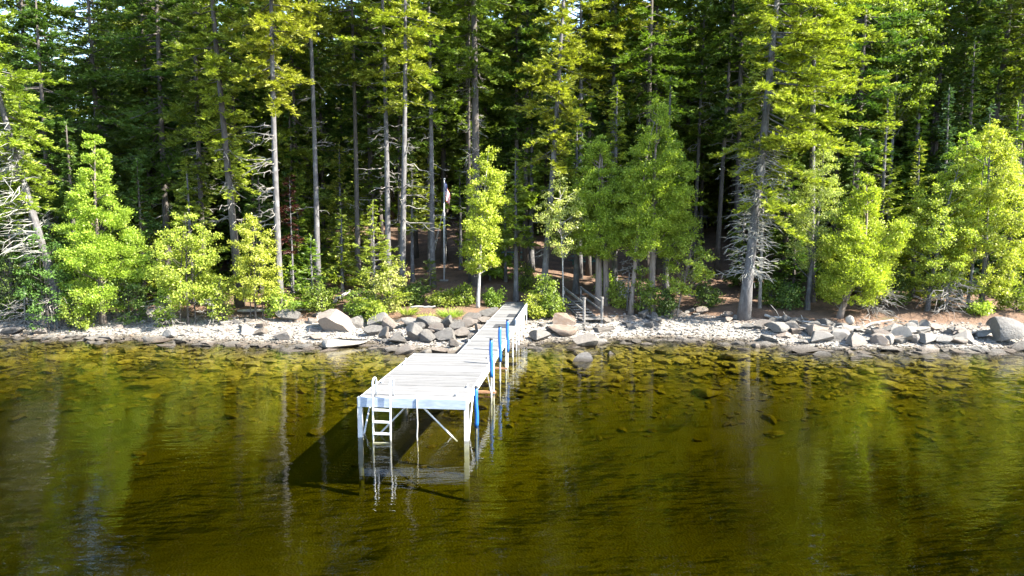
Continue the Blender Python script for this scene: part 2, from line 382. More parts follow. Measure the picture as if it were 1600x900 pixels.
# ---------------------------------------------------------------- rocks
ROCK_MESH = []
for k in range(16):
    V, T = rock_shape(rng, 4, rng.randint(8, 13), .07); ROCK_MESH.append(mesh_np('rock', V, [T], M['rock'], False))
def rock_var(k, tone):
    me = ROCK_MESH[k].copy(); me.materials[0] = M['rock_' + tone]; return me
TONED = {t: [rock_var(k, t) for k in range(16)] for t in ('pale', 'dark', 'brown')}
def rock_for(label, k):
    t = 'pale' if any(w_ in label.split() for w_ in ('pale', 'whitish', 'white', 'light')) else 'dark' if 'dark' in label.split()[:3] else 'brown' if any(w_ in label.split() for w_ in ('brown', 'tan', 'brownish')) else None
    return TONED[t][k] if t else ROCK_MESH[k]
def put_rock(px, py, wpx, hpx, label, group=None, depth=None, name='boulder', k=None, rz=None, tilt=None, dz=0):
    p = at_ground(px, py) if depth is None else at_d(px, py, depth)
    s = wpx / FPX * p[1] / 2; h = hpx / FPX * p[1] / 2
    o = link(name, rock_for(label, rng.randint(16) if k is None else k)); o.location = (p[0], p[1] + s * .4, gz(p[0], p[1] + s * .4) + h * .55 + dz)
    o.rotation_euler = (rng.uniform(-.15, .15) if tilt is None else tilt, rng.uniform(-.15, .15), rng.uniform(-.5, .5) + rng.randint(2) * math.pi if rz is None else rz)
    o.scale = (s * 1.08, s * rng.uniform(.7, .95), h * 1.12)
    if p[2] < -.03 and name != 'submerged_slab':      # stands on the lake bed and breaks the surface
        q = at_z(px, py, 0); bed_ = gz(q[0], q[1] + s * .4); top = 1.15 * h; o.location = (q[0], q[1] + s * .4, (top + bed_ - .05) / 2); o.scale = (s * 1.2, s * .9, (top - bed_ + .05) / 2); o.rotation_euler = (0, 0, o.rotation_euler[2])
    return tag(o, label, 'rock', group)
BIG = [  # px, py of the foot, width, height in photo pixels
    (520, 520, 60, 42, 'large pale boulder with a dark lower face on the beach left of the dock'),
    (556, 514, 32, 28, 'brownish boulder tucked against the right side of the large pale boulder'),
    (541, 543, 66, 26, 'flat slanting slab at the water edge below the large pale boulder'),
    (215, 499, 66, 20, 'long low grey slab at the top of the left beach under the shrubs'),
    (292, 497, 30, 10, 'low tan rock just right of the long grey slab'),
    (433, 534, 40, 24, 'rounded whitish rock at the waterline on the left beach'),
    (467, 543, 36, 11, 'low flat pale rock lying in the water before the left beach'),
    (406, 524, 20, 13, 'small tan block standing on the gravel of the left beach'),
    (448, 505, 44, 22, 'grey rock in front of the bleached log on the left beach'),
    (22, 522, 44, 10, 'low dark slab at the far left waterline'),
    (880, 508, 36, 30, 'tall brown boulder beside the end of the dock'),
    (876, 525, 52, 24, 'flat tan rock below the tall brown boulder'),
    (842, 535, 40, 21, 'rounded grey rock nearest the right side of the walkway'),
    (912, 540, 36, 30, 'angular grey rock with a dark face at the waterline near the stairs'),
    (937, 537, 20, 14, 'small pale block right of the angular waterline rock'),
    (915, 565, 32, 22, 'white topped rock standing alone in the shallow water'),
    (957, 553, 12, 8, 'tiny pale stone poking out of the water right of the dock'),
    (945, 519, 34, 13, 'dark rock under the front edge of the wooden stairs'),
    (1012, 513, 20, 14, 'tan stone at the left end of the small pale beach'),
    (1007, 498, 20, 17, 'grey stone at the foot of the leaning cedar trunk'),
    (1024, 501, 18, 15, 'dark grey stone right of the leaning cedar trunk'),
    (1060, 493, 36, 12, 'long grey slab above the small pale beach'),
    (1100, 491, 24, 12, 'light grey slab on the bank above the small pale beach'),
    (1573, 538, 66, 48, 'huge grey boulder at the right end of the shore'),
    (1600, 548, 40, 18, 'low dark boulder in front of the huge grey boulder'),
    (1335, 541, 40, 22, 'broad pale rock in the cobble bank below the leaning cedar'),
    (1287, 556, 26, 10, 'dark stone lying in the water before the cobble bank'),
    (1256, 549, 42, 12, 'flat dark slab at the left end of the cobble bank'),
    (1182, 543, 16, 10, 'lone pale stone in the water below the big leaning spruce'),
    (1410, 538, 38, 16, 'long low pale rock in the middle of the cobble bank'),
    (1215, 521, 50, 18, 'wide grey ledge rock right of the big leaning spruce'),
    (1198, 535, 40, 12, 'low bluish rock at the water edge below the ledge rock'),
    (1290, 528, 44, 15, 'flat tan slab in the left part of the cobble bank'),
    (1508, 528, 38, 16, 'pale block just left of the huge grey boulder'),
]
for b in BIG: put_rock(*b)
RIP = [(612, 512, 36, 30), (640, 505, 32, 22), (668, 508, 40, 28), (700, 507, 36, 26), (728, 505, 30, 20), (590, 505, 30, 24), (648, 527, 36, 32), (625, 532, 30, 26),
       (672, 530, 34, 28), (698, 527, 36, 28), (722, 522, 28, 22), (634, 545, 34, 28), (662, 546, 26, 20), (686, 545, 26, 18), (706, 540, 24, 18), (735, 530, 30, 18),
       (748, 515, 26, 18), (602, 527, 24, 24), (582, 520, 24, 20), (655, 512, 26, 20), (685, 515, 28, 22), (715, 512, 26, 20), (760, 502, 26, 16), (738, 495, 26, 14), (765, 490, 30, 16)]
side = ['against the gravel', 'in the middle', 'nearest the walkway']
for i, (a, b, c, d) in enumerate(RIP):
    tone = 'wedged' if b < 515 else ('half stacked' if b < 535 else 'wet footed')
    sidep = 'at the left end' if a < 630 else ('in the middle' if a < 690 else 'at the walkway end')
    put_rock(a, b + 7, c * rng.uniform(.85, 1.3), d * rng.uniform(.75, 1.1), f'{tone} grey block {sidep} of the rock pile left of the dock', 'rocks of the pile left of the dock', name='riprap_rock', tilt=rng.uniform(-.5, .5), dz=.03)
def zone(n, px0, px1, top, bot, w0, w1, label, group, name='rock'):
    for _ in range(n):
        px = rng.uniform(px0, px1); f = rng.rand(); py = np.interp(px, *zip(*top)) * (1 - f) + np.interp(px, *zip(*bot)) * f
        wd = rng.uniform(w0, w1) * (.8 + .5 * f); put_rock(px, py, wd, wd * rng.uniform(.4, .68), label, group, name=name)
zone(46, 1225, 1545, [(1225, 515), (1545, 516)], [(1225, 538), (1545, 541)], 14, 36, 'pale rounded stone packed among others in the cobble bank on the right shore', 'stones of the right cobble bank', 'cobble')
zone(24, 1165, 1320, [(1165, 492), (1320, 508)], [(1165, 520), (1320, 525)], 12, 30, 'grey stone scattered round the foot of the big leaning spruce', 'stones at the foot of the leaning spruce', 'cobble')
zone(22, 825, 1030, [(825, 512), (1030, 490)], [(825, 530), (1030, 512)], 9, 20, 'small grey stone scattered before the wooden stairs', 'stones before the wooden stairs', 'cobble')
zone(13, 380, 500, [(380, 490), (500, 488)], [(380, 535), (500, 540)], 10, 24, 'pale stone strewn on the gravel left of the large boulder', 'stones on the left beach', 'cobble')
zone(11, 0, 390, [(0, 505), (390, 500)], [(0, 524), (390, 535)], 8, 22, 'small pale stone lying on the far left gravel beach', 'stones on the far left beach', 'cobble')
zone(16, 1030, 1180, [(1030, 486), (1180, 490)], [(1030, 502), (1180, 505)], 8, 20, 'grey stone along the top of the small pale beach', 'stones above the small pale beach', 'cobble')
zone(26, 575, 770, [(575, 505), (770, 492)], [(575, 545), (770, 530)], 7, 17, 'small broken stone filling the gaps of the rock pile left of the dock', 'small stones of the pile left of the dock', 'riprap_stone')
SUB = [(1045, 553, 92, 20, 'big yellowish flat slab just under the water right of the dock'), (940, 595, 70, 14, 'tilted brown slab under the water right of the walkway'),
       (120, 541, 62, 10, 'sunken flat slab under the water off the left beach'), (235, 538, 46, 8, 'sunken brown slab under the water below the long grey slab'),
       (1010, 612, 40, 16, 'sunken rounded boulder casting a dark shadow off the right shore'), (1115, 622, 46, 18, 'sunken boulder farthest out off the small pale beach'), (1090, 590, 50, 14, 'sunken flat rock halfway out off the small pale beach'),
       (1225, 603, 44, 10, 'sunken slab off the cobble bank'), (1180, 585, 40, 10, 'sunken pale slab below the lone stone')]
for a, b, c, d, lab in SUB:
    o = put_rock(a, b, c, d, lab, name='submerged_slab', tilt=.05)
    s = o.scale; h = abs(gz(o.location[0], o.location[1])); o.scale = (s[0], s[1] * 1.2, min(s[2], h * .55)); o.location.z = -h + o.scale[2] * .4

# ---------------------------------------------------------------- dock
DECK = 1.08
f0 = at_z(725, 624, DECK); f1 = at_z(828, 472, DECK); dv = unit((f1 - f0) * (1, 1, 0)); pv = np.array((dv[1], -dv[0], 0))  # along, right
LEN = float(np.linalg.norm((f1 - f0)[:2])); PW, WW = 2.72, 1.25
PL = 6.1
def dk(a, r, z): return np.array((f0[0], f0[1], 0)) + dv * a + pv * r + np.array((0, 0, z))
yaw = math.atan2(pv[1], pv[0])
dock = thing('dock', 'long white plank dock with a wide platform and blue posts running out from the shore', 'dock', tuple(dk(0, -.6, 0)))
def inv(o): o.matrix_parent_inverse = dock.matrix_world.inverted(); return o
bpy.context.view_layer.update()
def boards(a0, a1, r0, r1, gap=.028, bw=.17):
    mb = MB(); k = int(round((a1 - a0) / bw)); st = (a1 - a0) / k
    for i in range(k):
        mb.box(dk(a0 + (i + .5) * st, (r0 + r1) / 2 + rng.uniform(-.008, .008), DECK - .02 + rng.uniform(-.004, .004)), (r1 - r0, st - gap, .04), yaw)
    return mb
inv(boards(0, PL, -PW, 0).build('platform_deck', M['deck'], dock))
edges = [PL + .03, 8.6, 11.1, 13.6, 16.1, 18.6, LEN]
for a, b in zip(edges[:-1], edges[1:]): inv(boards(a, b - .09, -WW, 0).build('walkway_panel', M['deck'], dock))
fr = MB()
fr.box(dk(-.03, -PW / 2, DECK - .13), (PW + .12, .06, .25), yaw)
inv(fr.build('front_beam', M['fascia'], dock))
fr = MB()
for r in (-PW - .03, .03): fr.beam(dk(0, r, DECK - .12), dk(PL, r, DECK - .12), .05, .22)
fr.beam(dk(PL + .0, -PW, DECK - .13), dk(PL, 0, DECK - .13), .05, .18)
for r in (-PW * .66, -PW * .33): fr.beam(dk(.03, r, DECK - .12), dk(PL - .03, r, DECK - .12), .05, .15)
for r in (-WW - .03, .03): fr.beam(dk(PL + .03, r, DECK - .12), dk(LEN, r, DECK - .12), .05, .18)
inv(fr.build('side_frame', M['white'], dock))
def bed(a, r): p = dk(a, r, 0); return gz(p[0], p[1])
for a, r in ((.02, -PW - .03), (.02, .06)):
    mb = MB(); mb.beam(dk(a, r, bed(a, r) - .1), dk(a, r, DECK - .01), .12, .12); inv(mb.build('leg', M['white'], dock))
for a, r in ((4.9, -PW - .04), (4.9, .12), (8.6, -WW - .04), (8.6, .1), (11.1, -WW - .04), (11.1, .1), (13.6, .1), (13.6, -WW - .04), (16.1, .1), (19, .1)):
    mb = MB(); mb.tube([dk(a, r, bed(a, r) - .1), dk(a, r, DECK + .05)], .035, 8); inv(mb.build('leg', M['white'], dock))
def brace(p, q, rr=.024):
    mb = MB(); mb.tube([p, q], rr, 6); inv(mb.build('brace', M['white'], dock))
brace(dk(.06, -PW * .55, DECK - .2), dk(.35, -PW + .25, -.15)); brace(dk(.06, -PW * .42, DECK - .2), dk(.35, -.25, -.15))
brace(dk(1.1, -PW - .03, DECK - .2), dk(.1, -PW - .03, -.25)); brace(dk(1.1, .05, DECK - .2), dk(.1, .07, -.25)); brace(dk(3.9, .05, DECK - .2), dk(4.8, .1, -.2))
mb = MB(); mb.tube([dk(-.075, -1.22, DECK + .02), dk(-.09, -1.2, .4), dk(-.08, -1.22, .1), dk(-.1, -1.19, -.3)], .016, 6); inv(mb.build('mooring_rope', M['rope'], dock))
mb = MB(); mb.beam(dk(4.9, -PW, .07), dk(4.9, .2, .07), .09, .07); inv(mb.build('crossbar', M['rust'], dock))
mb = MB(); mb.beam(dk(8.6, -WW, .07), dk(8.6, .16, .07), .07, .06); inv(mb.build('crossbar', M['rust'], dock))
for px, yt, yb in ((743, 605, 668), (767, 530, 589), (781, 510, 565), (793, 500, 550)):
    # intersect the picture column with the line along the right edge
    q = .1; k_ = (px - 800) / FPX
    P0 = dk(0, q, 0); a = (k_ * P0[1] - P0[0]) / (dv[0] - k_ * dv[1]); p = dk(a, q, 0)
    zt = at_d(px, yt, p[1])[2]; zb = at_d(px, yb, p[1])[2]
    mb = MB(); mb.tube([dk(a, q, bed(a, q) - .1), dk(a, q, zt - .03)], .028, 8); pipe = inv(mb.build('post_pipe', M['white'], dock))
    mb = MB(); h_ = np.linspace(zb, zt, 9)
    pts = [dk(a + .012 * math.sin(i), q + .012 * math.sin(i * .8), z) for i, z in enumerate(h_)]; rr = [.058] * 8 + [.05]
    mb.tube(pts, rr, 12); slv = inv(mb.build('bumper_sleeve', M['bluep'], dock, True))
    mb = MB(); mb.tube([dk(a, q, zt - .02), dk(a, q, zt + .035)], [.06, .045], 12); inv(mb.build('sleeve_cap', M['mat'], dock, True))
# side rail of the last walkway section
mb = MB(); mb.beam(dk(12.5, .075, DECK + .15), dk(LEN + .02, .075, DECK + .2), .05, .22); inv(mb.build('side_rail', M['white'], dock))
for a in (12.5, 15, 17.5, LEN - .1):
    mb = MB(); mb.beam(dk(a, .12, bed(a, .12) - .05), dk(a, .12, DECK + .3), .045, .045); inv(mb.build('rail_post', M['white'], dock))
for a, r in ((.35, -.25), (1.3, -.12), (1.6, -PW + .12), (4.1, -PW + .1), (5.4, -.12)):
    mb = MB(); c = dk(a, r, DECK + .045)
    for s_ in (-.05, .05): mb.box(c + dv * s_ - (0, 0, .02), (.03, .03, .045), yaw)
    mb.tube([c - dv * .13 + (0, 0, .02), c + (0, 0, .01), c + dv * .13 + (0, 0, .02)], [.012, .016, .012], 6); inv(mb.build('cleat', M['steel'], dock))
for a, r, lab in ((12.35, -.42, 'dark grey rectangle standing in for shade on the walkway beside the third blue post'), (15.6, -.2, 'dark grey rectangle standing in for shade on the walkway against the side rail')):
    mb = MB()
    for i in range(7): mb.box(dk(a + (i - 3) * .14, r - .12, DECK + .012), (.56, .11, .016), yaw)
    mb.box(dk(a, r - .12, DECK + .004), (.5, .9, .006), yaw)  # dark slats and sheet added in place of shade on the walkway
    tag(mb.build('shade_patch', M['mat']), lab, 'mat')  # category 'mat' holds the added pieces that stand in for walkway shade
# ladder
lad = thing('dock_ladder', 'white metal swim ladder with curved hand loops on the front edge of the dock platform', 'ladder', tuple(dk(-.1, -PW + .6, DECK)))
bpy.context.view_layer.update()
LX = -PW + .36; LW = .46
for r in (LX, LX + LW):
    mb = MB(); pts = [dk(-.17, r, -.95), dk(-.15, r, .5), dk(-.13, r, DECK + .2)]
    for i in range(7):
        t = math.pi * i / 6; pts.append(dk(-.13 + .16 * (1 - math.cos(t)), r, DECK + .38 + .12 * math.sin(t)))
    pts += [dk(.19, r, DECK + .2), dk(.19, r, DECK + .0)]
    mb.tube(pts, .026, 8); o = mb.build('rail', M['alu'], lad, True); o.matrix_parent_inverse = lad.matrix_world.inverted()
for z in (.78, .47, .16, -.10):
    mb = MB(); mb.box(dk(-.16, LX + LW / 2, z), (LW, .09, .045), yaw); o = mb.build('step', M['alu'], lad); o.matrix_parent_inverse = lad.matrix_world.inverted()

# ---------------------------------------------------------------- flagpole, stairs, table, logs
fp = at_ground(694, 439); fb = float(fp[2]); PH = at_d(696, 281, fp[1])[2] - fb
fpole = thing('flagpole', 'thin grey flagpole with guy ropes standing on the forest floor left of the dock', 'flagpole', tuple(fp))
mb = MB(); mb.tube([(0, 0, -.2), (.02, 0, PH * .5), (.06, 0, PH)], [.045, .038, .025], 8); mb.build('pole', M['steel'], fpole, True)
mb = MB(); mb.add(*[(ICO[2][0] * .06 + (.06, 0, PH + .05)), None, ICO[2][1]]); mb.build('finial', M['steel'], fpole, True)
mb = MB(); mb.box((0, 0, .04), (.5, .35, .1)); mb.build('base', M['greyw'], fpole)
for q in ((-.78, .2, 1.3), (-.62, -.3, 1.25)):
    mb = MB(); mb.tube([(.04, 0, PH * .73), (q[0] * .5, q[1] * .5, PH * .47), q], .011, 4); mb.build('guy_rope', M['rope'], fpole)
mb = MB(); mb.tube([(.1, -.04, PH * .68), (.14, -.04, PH * .3), (.05, -.04, .5)], .008, 4); mb.build('halyard', M['rope'], fpole)
nu, nv = 40, 26; hoist = .95; zt = PH - .12
U, Vv = np.meshgrid(np.linspace(0, 1, nu + 1), np.linspace(0, 1, nv + 1))
fall = .95 * U ** 1.15; xo = .03 + .06 + (.30 * np.sin(np.clip(U * 1.6, 0, 1.57)) * (1 - .15 * Vv)) + .03 * np.sin(U * 9 + Vv * 2)
yo = -.05 + .06 * np.sin(U * 11 + Vv * 2.5) * np.clip(U * 3, 0, 1); zo = zt - hoist * Vv * (1 - .25 * U) - fall
P = np.stack([xo, yo, zo], -1).reshape(-1, 3); i = np.arange(nv)[:, None] * (nu + 1) + np.arange(nu)[None]
Q = np.stack([i, i + 1, i + nu + 2, i + nu + 1], -1).reshape(-1, 4)
fme = mesh_np('flag', P, [Q], [M['fred'], M['fwhite'], M['fblue']], True)
for j in range(nv):
    for k in range(nu):
        st = j // 2; canton = k < nu * .4 and j < 14
        star = canton and (j % 2 == 1) and (k % 3 == (1 + (j // 2) % 2)) and j < 13
        fme.polygons[j * nu + k].material_index = 1 if star else (2 if canton else st % 2)
fl = link('flag', fme); fl.location = fp; fl.location.z = fp[2]
tag(fl, 'limp stars and stripes flag hanging from the top of the flagpole', 'flag')

# stairs
sp_ = at_z(914, 504, .5); sx, sy = sp_[0], sp_[1] + .2
st = thing('wooden_stairs', 'grey weathered wooden stairs with handrails climbing the bank right of the dock', 'stairs', (sx, sy, 0)); 
sw = .84; sdv = unit(np.array((-.26, .966, 0))); spv = np.array((sdv[1], -sdv[0], 0))
def sk(a, r, z): return sdv * a + spv * r + np.array((0, 0, z))
syaw = math.atan2(spv[1], spv[0])
z0 = max(gz(sx, sy), .35) + .22
mb = MB()
for i in range(6): mb.box(sk(-.05 + i * .125, sw / 2, z0), (sw + .34, .115, .05), syaw)
mb.build('landing', M['greyw'], st)
NS = 6; rise = .09; run = .42
for i in range(NS):
    mb = MB(); mb.box(sk(.85 + i * run, sw / 2, z0 + (i + 1) * rise), (sw, .3, .045), syaw); mb.build('tread', M['greyw'], st)
for r in (-.03, sw + .03):
    mb = MB(); mb.beam(sk(.6, r, z0 - .12), sk(.85 + NS * run, r, z0 + NS * rise - .1), .05, .24); mb.build('stringer', M['greyw'], st)
for r in (-.05, sw + .05):
    mb = MB(); mb.tube([sk(-.05, r, -.1), sk(-.05, r, z0 + 1.0)], .075, 10); mb.tube([sk(-.05, r, z0 + 1.0), sk(-.05, r, z0 + 1.09)], [.095, .095], 10); mb.build('newel_post', M['greyw'], st)
    mb = MB(); mb.beam(sk(.85 + (NS - 1) * run, r, z0 + .5), sk(.85 + (NS - 1) * run, r, z0 + NS * rise + .8), .09, .09); mb.build('rail_post', M['greyw'], st)
    mb = MB(); mb.beam(sk(0, r, z0 + .8), sk(.85 + (NS - 1) * run, r, z0 + NS * rise + .72), .05, .12); mb.build('handrail', M['greyw'], st)
    mb = MB(); mb.beam(sk(0, r, z0 + .42), sk(.85 + (NS - 1) * run, r, z0 + NS * rise + .34), .04, .1); mb.build('midrail', M['greyw'], st)
# teal picnic table half hidden in the trees
tp = at_ground(914, 418)
def picnic(loc, rz, label):
    t = thing('picnic_table', label, 'table', tuple(loc), rz)
    mb = MB()
    for i in range(5): mb.box((0, -.3 + i * .15, .75), (1.8, .14, .04))
    mb.build('tabletop', M['teal'], t)
    for s_ in (-1, 1):
        mb = MB()
        for k in (0, 1): mb.box((0, s_ * (.68 + k * .15), .45), (1.8, .14, .04))
        mb.build('seat', M['teal'], t)
        mb = MB(); mb.beam((s_ * .65, -.72, 0), (s_ * .65, -.25, .72), .05, .09); mb.beam((s_ * .65, .72, 0), (s_ * .65, .25, .72), .05, .09); mb.beam((s_ * .65, -.85, .41), (s_ * .65, .85, .41), .05, .09)
        mb.build('trestle', M['teal'], t)
picnic(tp, .2, 'dark teal picnic table half hidden in the shade behind the twin cedar trunks')
picnic(at_ground(806, 412), -.3, 'small teal table in the shade behind the slim birch')

def log(pts, r0, r1, label, mat='drift', name='driftwood_log', twigs=0, group=None, seed=0):
    lr = np.random.RandomState(seed + 50); pts = np.asarray(pts, float); mb = MB(); c = pts[0]
    d = np.linspace(0, 1, 9); P = np.stack([np.interp(d, np.linspace(0, 1, len(pts)), pts[:, k]) for k in range(3)], -1)
    P[1:-1] += lr.normal(size=(7, 3)) * .03; mb.tube(P - c, np.linspace(r0, r1, 9) * lr.uniform(.85, 1.1, 9), 9)
    for _ in range(twigs):
        i = lr.randint(2, 8); v = unit(lr.normal(size=3) + (0, -.2, .5)); L = lr.uniform(.3, .9)
        mb.tube([P[i] - c, P[i] - c + v * L * .5, P[i] - c + v * L + lr.normal(size=3) * .1], [r1 * .5, r1 * .35, .008], 5)
    o = mb.build(name, M[mat], None, True); o.location = c; return tag(o, label, 'log', group)
def gp(px, py, dz=0.): p = at_ground(px, py); p[2] += dz; return p
log([gp(128, 475, .15), gp(190, 478, .12)], .09, .05, 'grey bleached log lying at the top of the left beach', twigs=3)
log([gp(30, 474, .1), gp(130, 480, .1)], .12, .06, 'long dark driftwood pole along the edge of the shaded left bank', 'greyw', seed=1)
log([gp(372, 490, .12), gp(486, 489, .14)], .09, .04, 'bleached log on the gravel behind the large pale boulder', seed=2, twigs=2)
log([gp(520, 482, .35), gp(548, 466, .4)], .1, .07, 'short pale log leaning up behind the large pale boulder', seed=3)
log([gp(642, 494, .42), gp(680, 493, .45)], .05, .04, 'thin white pole lying on top of the rock pile left of the dock', seed=4)
log([gp(1195, 497, .15), gp(1290, 512, .12)], .07, .04, 'grey driftwood branch lying right of the big leaning spruce', seed=5, twigs=4)
log([gp(1330, 520, .15), gp(1395, 506, .2)], .06, .03, 'forked dead branch on top of the cobble bank', seed=6, twigs=6)
log([gp(1120, 478, .2), gp(1050, 460, .25)], .06, .03, 'fallen dead branch on the bank left of the big leaning spruce', 'twig', twigs=8, seed=7)
mb = MB(); V, T = rock_shape(rng, 2, 5, .1); mb.add(V * (.2, .16, .28), None, T); o = mb.build('tree_stump', M['postw'], None, True); o.location = gp(1327, 508, .2); tag(o, 'pale sunlit sawn stump standing on the cobble bank below the leaning cedar', 'stump')

# ---------------------------------------------------------------- trees
def trunk_path(H, lean, rng, wob=.12, n=14, bow=(0, 0)):
    t = np.linspace(0, 1, n); ph = rng.uniform(0, 6, 4)
    x = lean[0] * t + bow[0] * np.sin(t * np.pi) + wob * t * np.sin(t * 5 + ph[0]); y = lean[1] * t + bow[1] * np.sin(t * np.pi) + wob * t * np.sin(t * 4 + ph[1])
    P = np.stack([x, y, H * t - .25 * (t == 0)], -1); return P
def along(P, z): return np.stack([np.interp(z, P[:, 2], P[:, 0]), np.interp(z, P[:, 2], P[:, 1]), z], -1)
def trunk_radii(P, r):
    t = np.linspace(0, 1, len(P)); R_ = r * (1 - .88 * t ** 1.15); R_[0] *= 1.5; R_[1] *= 1.06; return R_

def needle_crown(P, H, cb, rad, rng, fir=False, dens=1., sparse=.15, droop=.25, biased=None, tw=.34, topfrac=1., wfac=1.):
    """whorled branches clad in flat sprays; returns the foliage and the branch wood"""
    mb = MB(); wd = MB(); step = .30 if fir else .42
    zs = np.arange(cb, H - .15, step) ; B = []
    for z in zs:
        t = (z - cb) / (H - cb)
        prof = (1 - t) ** .9 if fir else min(1., (1 - t) * 1.7) ** .75 * (.62 + .38 * min(1, t * 4))
        lvl = rng.uniform(.45, 1.25)
        for k in range(rng.randint(5, 8)):
            if rng.rand() < sparse: continue
            az = rng.uniform(0, 2 * np.pi); L = max(.22, rad * prof * lvl * rng.uniform(.55, 1.15))
            if biased is not None: L *= 1 + biased[1] * math.cos(az - biased[0])
            B.append((z + (rng.uniform(-.3, .3) if not fir else rng.uniform(-.1, .1)), az, L, t))
    B = np.array(B); z, az, L, t = B.T
    O = along(P, z); out = np.stack([np.cos(az), np.sin(az), 0 * az], -1); sidev = np.stack([-np.sin(az), np.cos(az), 0 * az], -1)
    e = (np.interp(t, [0, .45, .8, 1], [-.38, -.12, .25, .9]) if not fir else np.interp(t, [0, .6, 1], [.02, .25, 1.0])) + rng.normal(size=len(z)) * (.2 if not fir else .1)
    def pos(u, i):
        h = u * L[i]; return O[i] + out[i] * (h * np.cos(e[i]))[:, None] + np.array((0, 0, 1.)) * (h * np.sin(e[i]) - droop * L[i] * (u ** 1.4 - u ** 3) * (1 - t[i]))[:, None]
    cnt = np.maximum(3, (L * (14 if fir else 17) * dens)).astype(int); i = np.repeat(np.arange(len(z)), cnt); n = len(i)
    u = rng.uniform(.08 if fir else .10, 1.0, n) ** .75; p0 = pos(u, i); s = rng.choice((-1, 1), n)
    wn_ = np.cos(u * np.pi * .5) * .65 + .42; up3 = np.array((0, 0, 1.))
    D = unit(out[i] * .62 + sidev[i] * (s * rng.uniform(.2, 1.15, n))[:, None] + up3 * rng.uniform(-.45, .5 if not fir else .35, n)[:, None])
    ll = tw * 1.55 * wn_ * rng.uniform(.7, 1.3, n) * (.55 + .45 * np.clip(L[i] / rad, 0, 1)); nn = unit(up3 + rng.normal(size=(n, 3)) * (.5 if not fir else .55))
    S = unit(np.cross(D, nn)); W = .046 * (tw / .34) * wfac * rng.uniform(.8, 1.2, n)
    mb.kites(p0, D, S, ll, W)
    for f in (.04, .15, .26, .37, .48, .59, .70, .80, .9):
        for sg in (-1, 1):
            keep = rng.rand(n) < .88; m = int(keep.sum())
            D3 = unit(D[keep] * .8 + S[keep] * (sg * rng.uniform(.3, .75, m))[:, None] + nn[keep] * rng.uniform(-.05, .4, m)[:, None])
            q = p0[keep] + D[keep] * (ll[keep] * (f + rng.uniform(-.08, .08, m)))[:, None]
            mb.kites(q, D3, unit(np.cross(D3, nn[keep] + rng.normal(size=(m, 3)) * .35)), ll[keep] * (.46 - .2 * f), W[keep] * rng.uniform(.75, 1.15, m))
    # leader
    k = 16; q = along(P, np.linspace(H - .5, H - .02, k)); a = rng.uniform(0, 6.3, k); D = unit(np.stack([np.cos(a) * .5, np.sin(a) * .5, np.ones(k)], -1))
    mb.kites(q, D, unit(np.cross(D, rng.normal(size=(k, 3)))), np.full(k, .22), np.full(k, .06))
    for j in range(len(z)):
        uu = np.array((0., .35, .75)); pp = pos(uu, np.array((j, j, j))); r0 = .012 + .008 * L[j]; wd.tube(pp, [r0, r0 * .75, .006], 4, False)
    return mb, wd
def dead_limbs(P, z0, z1, n, rng, L=(.5, 1.6), az_c=None, spread=3.14, mb=None, droop=.25, sub=5):
    mb = mb or MB()
    for _ in range(n):
        z = rng.uniform(z0, z1); az = rng.uniform(-spread, spread) + (az_c or 0); l = rng.uniform(*L); o = along(P, np.array([z]))[0]
        d = np.array((math.cos(az), math.sin(az), rng.uniform(-.35, .25))); pts = [o]
        for k in range(1, 5): pts.append(o + d * l * k / 4 + np.array((0, 0, -droop * l * (k / 4) ** 2 + .1 * l * (k / 4) ** 4)) + rng.normal(size=3) * .055 * l)
        r0 = .012 + .010 * l; mb.tube(pts, np.linspace(r0, .005, 5), 4, False)
        for _ in range(rng.randint(1, sub + 1)):
            k = rng.randint(1, 4); d2 = unit(d + rng.normal(size=3) * .55); l2 = l * rng.uniform(.2, .45)
            mb.tube([pts[k], pts[k] + d2 * l2 * .5 + rng.normal(size=3) * .03, pts[k] + d2 * l2 + (0, 0, -.1 * l2)], [r0 * .55, r0 * .4, .004], 4, False)
    return mb
def conifer(name, label, cat, loc, H, cb, rad, seed, mat='spruce', r=.16, dead_mat='twig', lean=(0, 0), bow=(0, 0), fir=False, dens=1., sparse=.15, dead=0, dead_z=None, deadL=(.5, 1.5), dead_az=None, dspread=3.14, group=None, bark_='bark', biased=None, tw=.34, droop=.25, wfac=1.):
    if mat in ('dark', 'spruce') and bark_ == 'bark': bark_ = 'bark_d'  # spruces in the shaded wood: shade put into a darker bark colour
    rg = np.random.RandomState(seed); P = trunk_path(H, lean, rg, .10 if not fir else .03, bow=bow)
    t = thing(name, label, cat, tuple(loc), 0, group)
    fo, wd = needle_crown(P, H, cb, rad, rg, fir, dens, sparse, droop, biased, tw, wfac=wfac)
    wd.tube(P, trunk_radii(P, r), 10); wd.build('trunk', M[bark_], t, True)
    fo.build('crown', M[mat], t)
    if dead:
        dz0, dz1 = dead_z or (cb * .35, cb + .6); dead_limbs(P, dz0, dz1, dead, rg, deadL, dead_az, dspread).build('dead_branches', M[dead_mat], t)
    return t
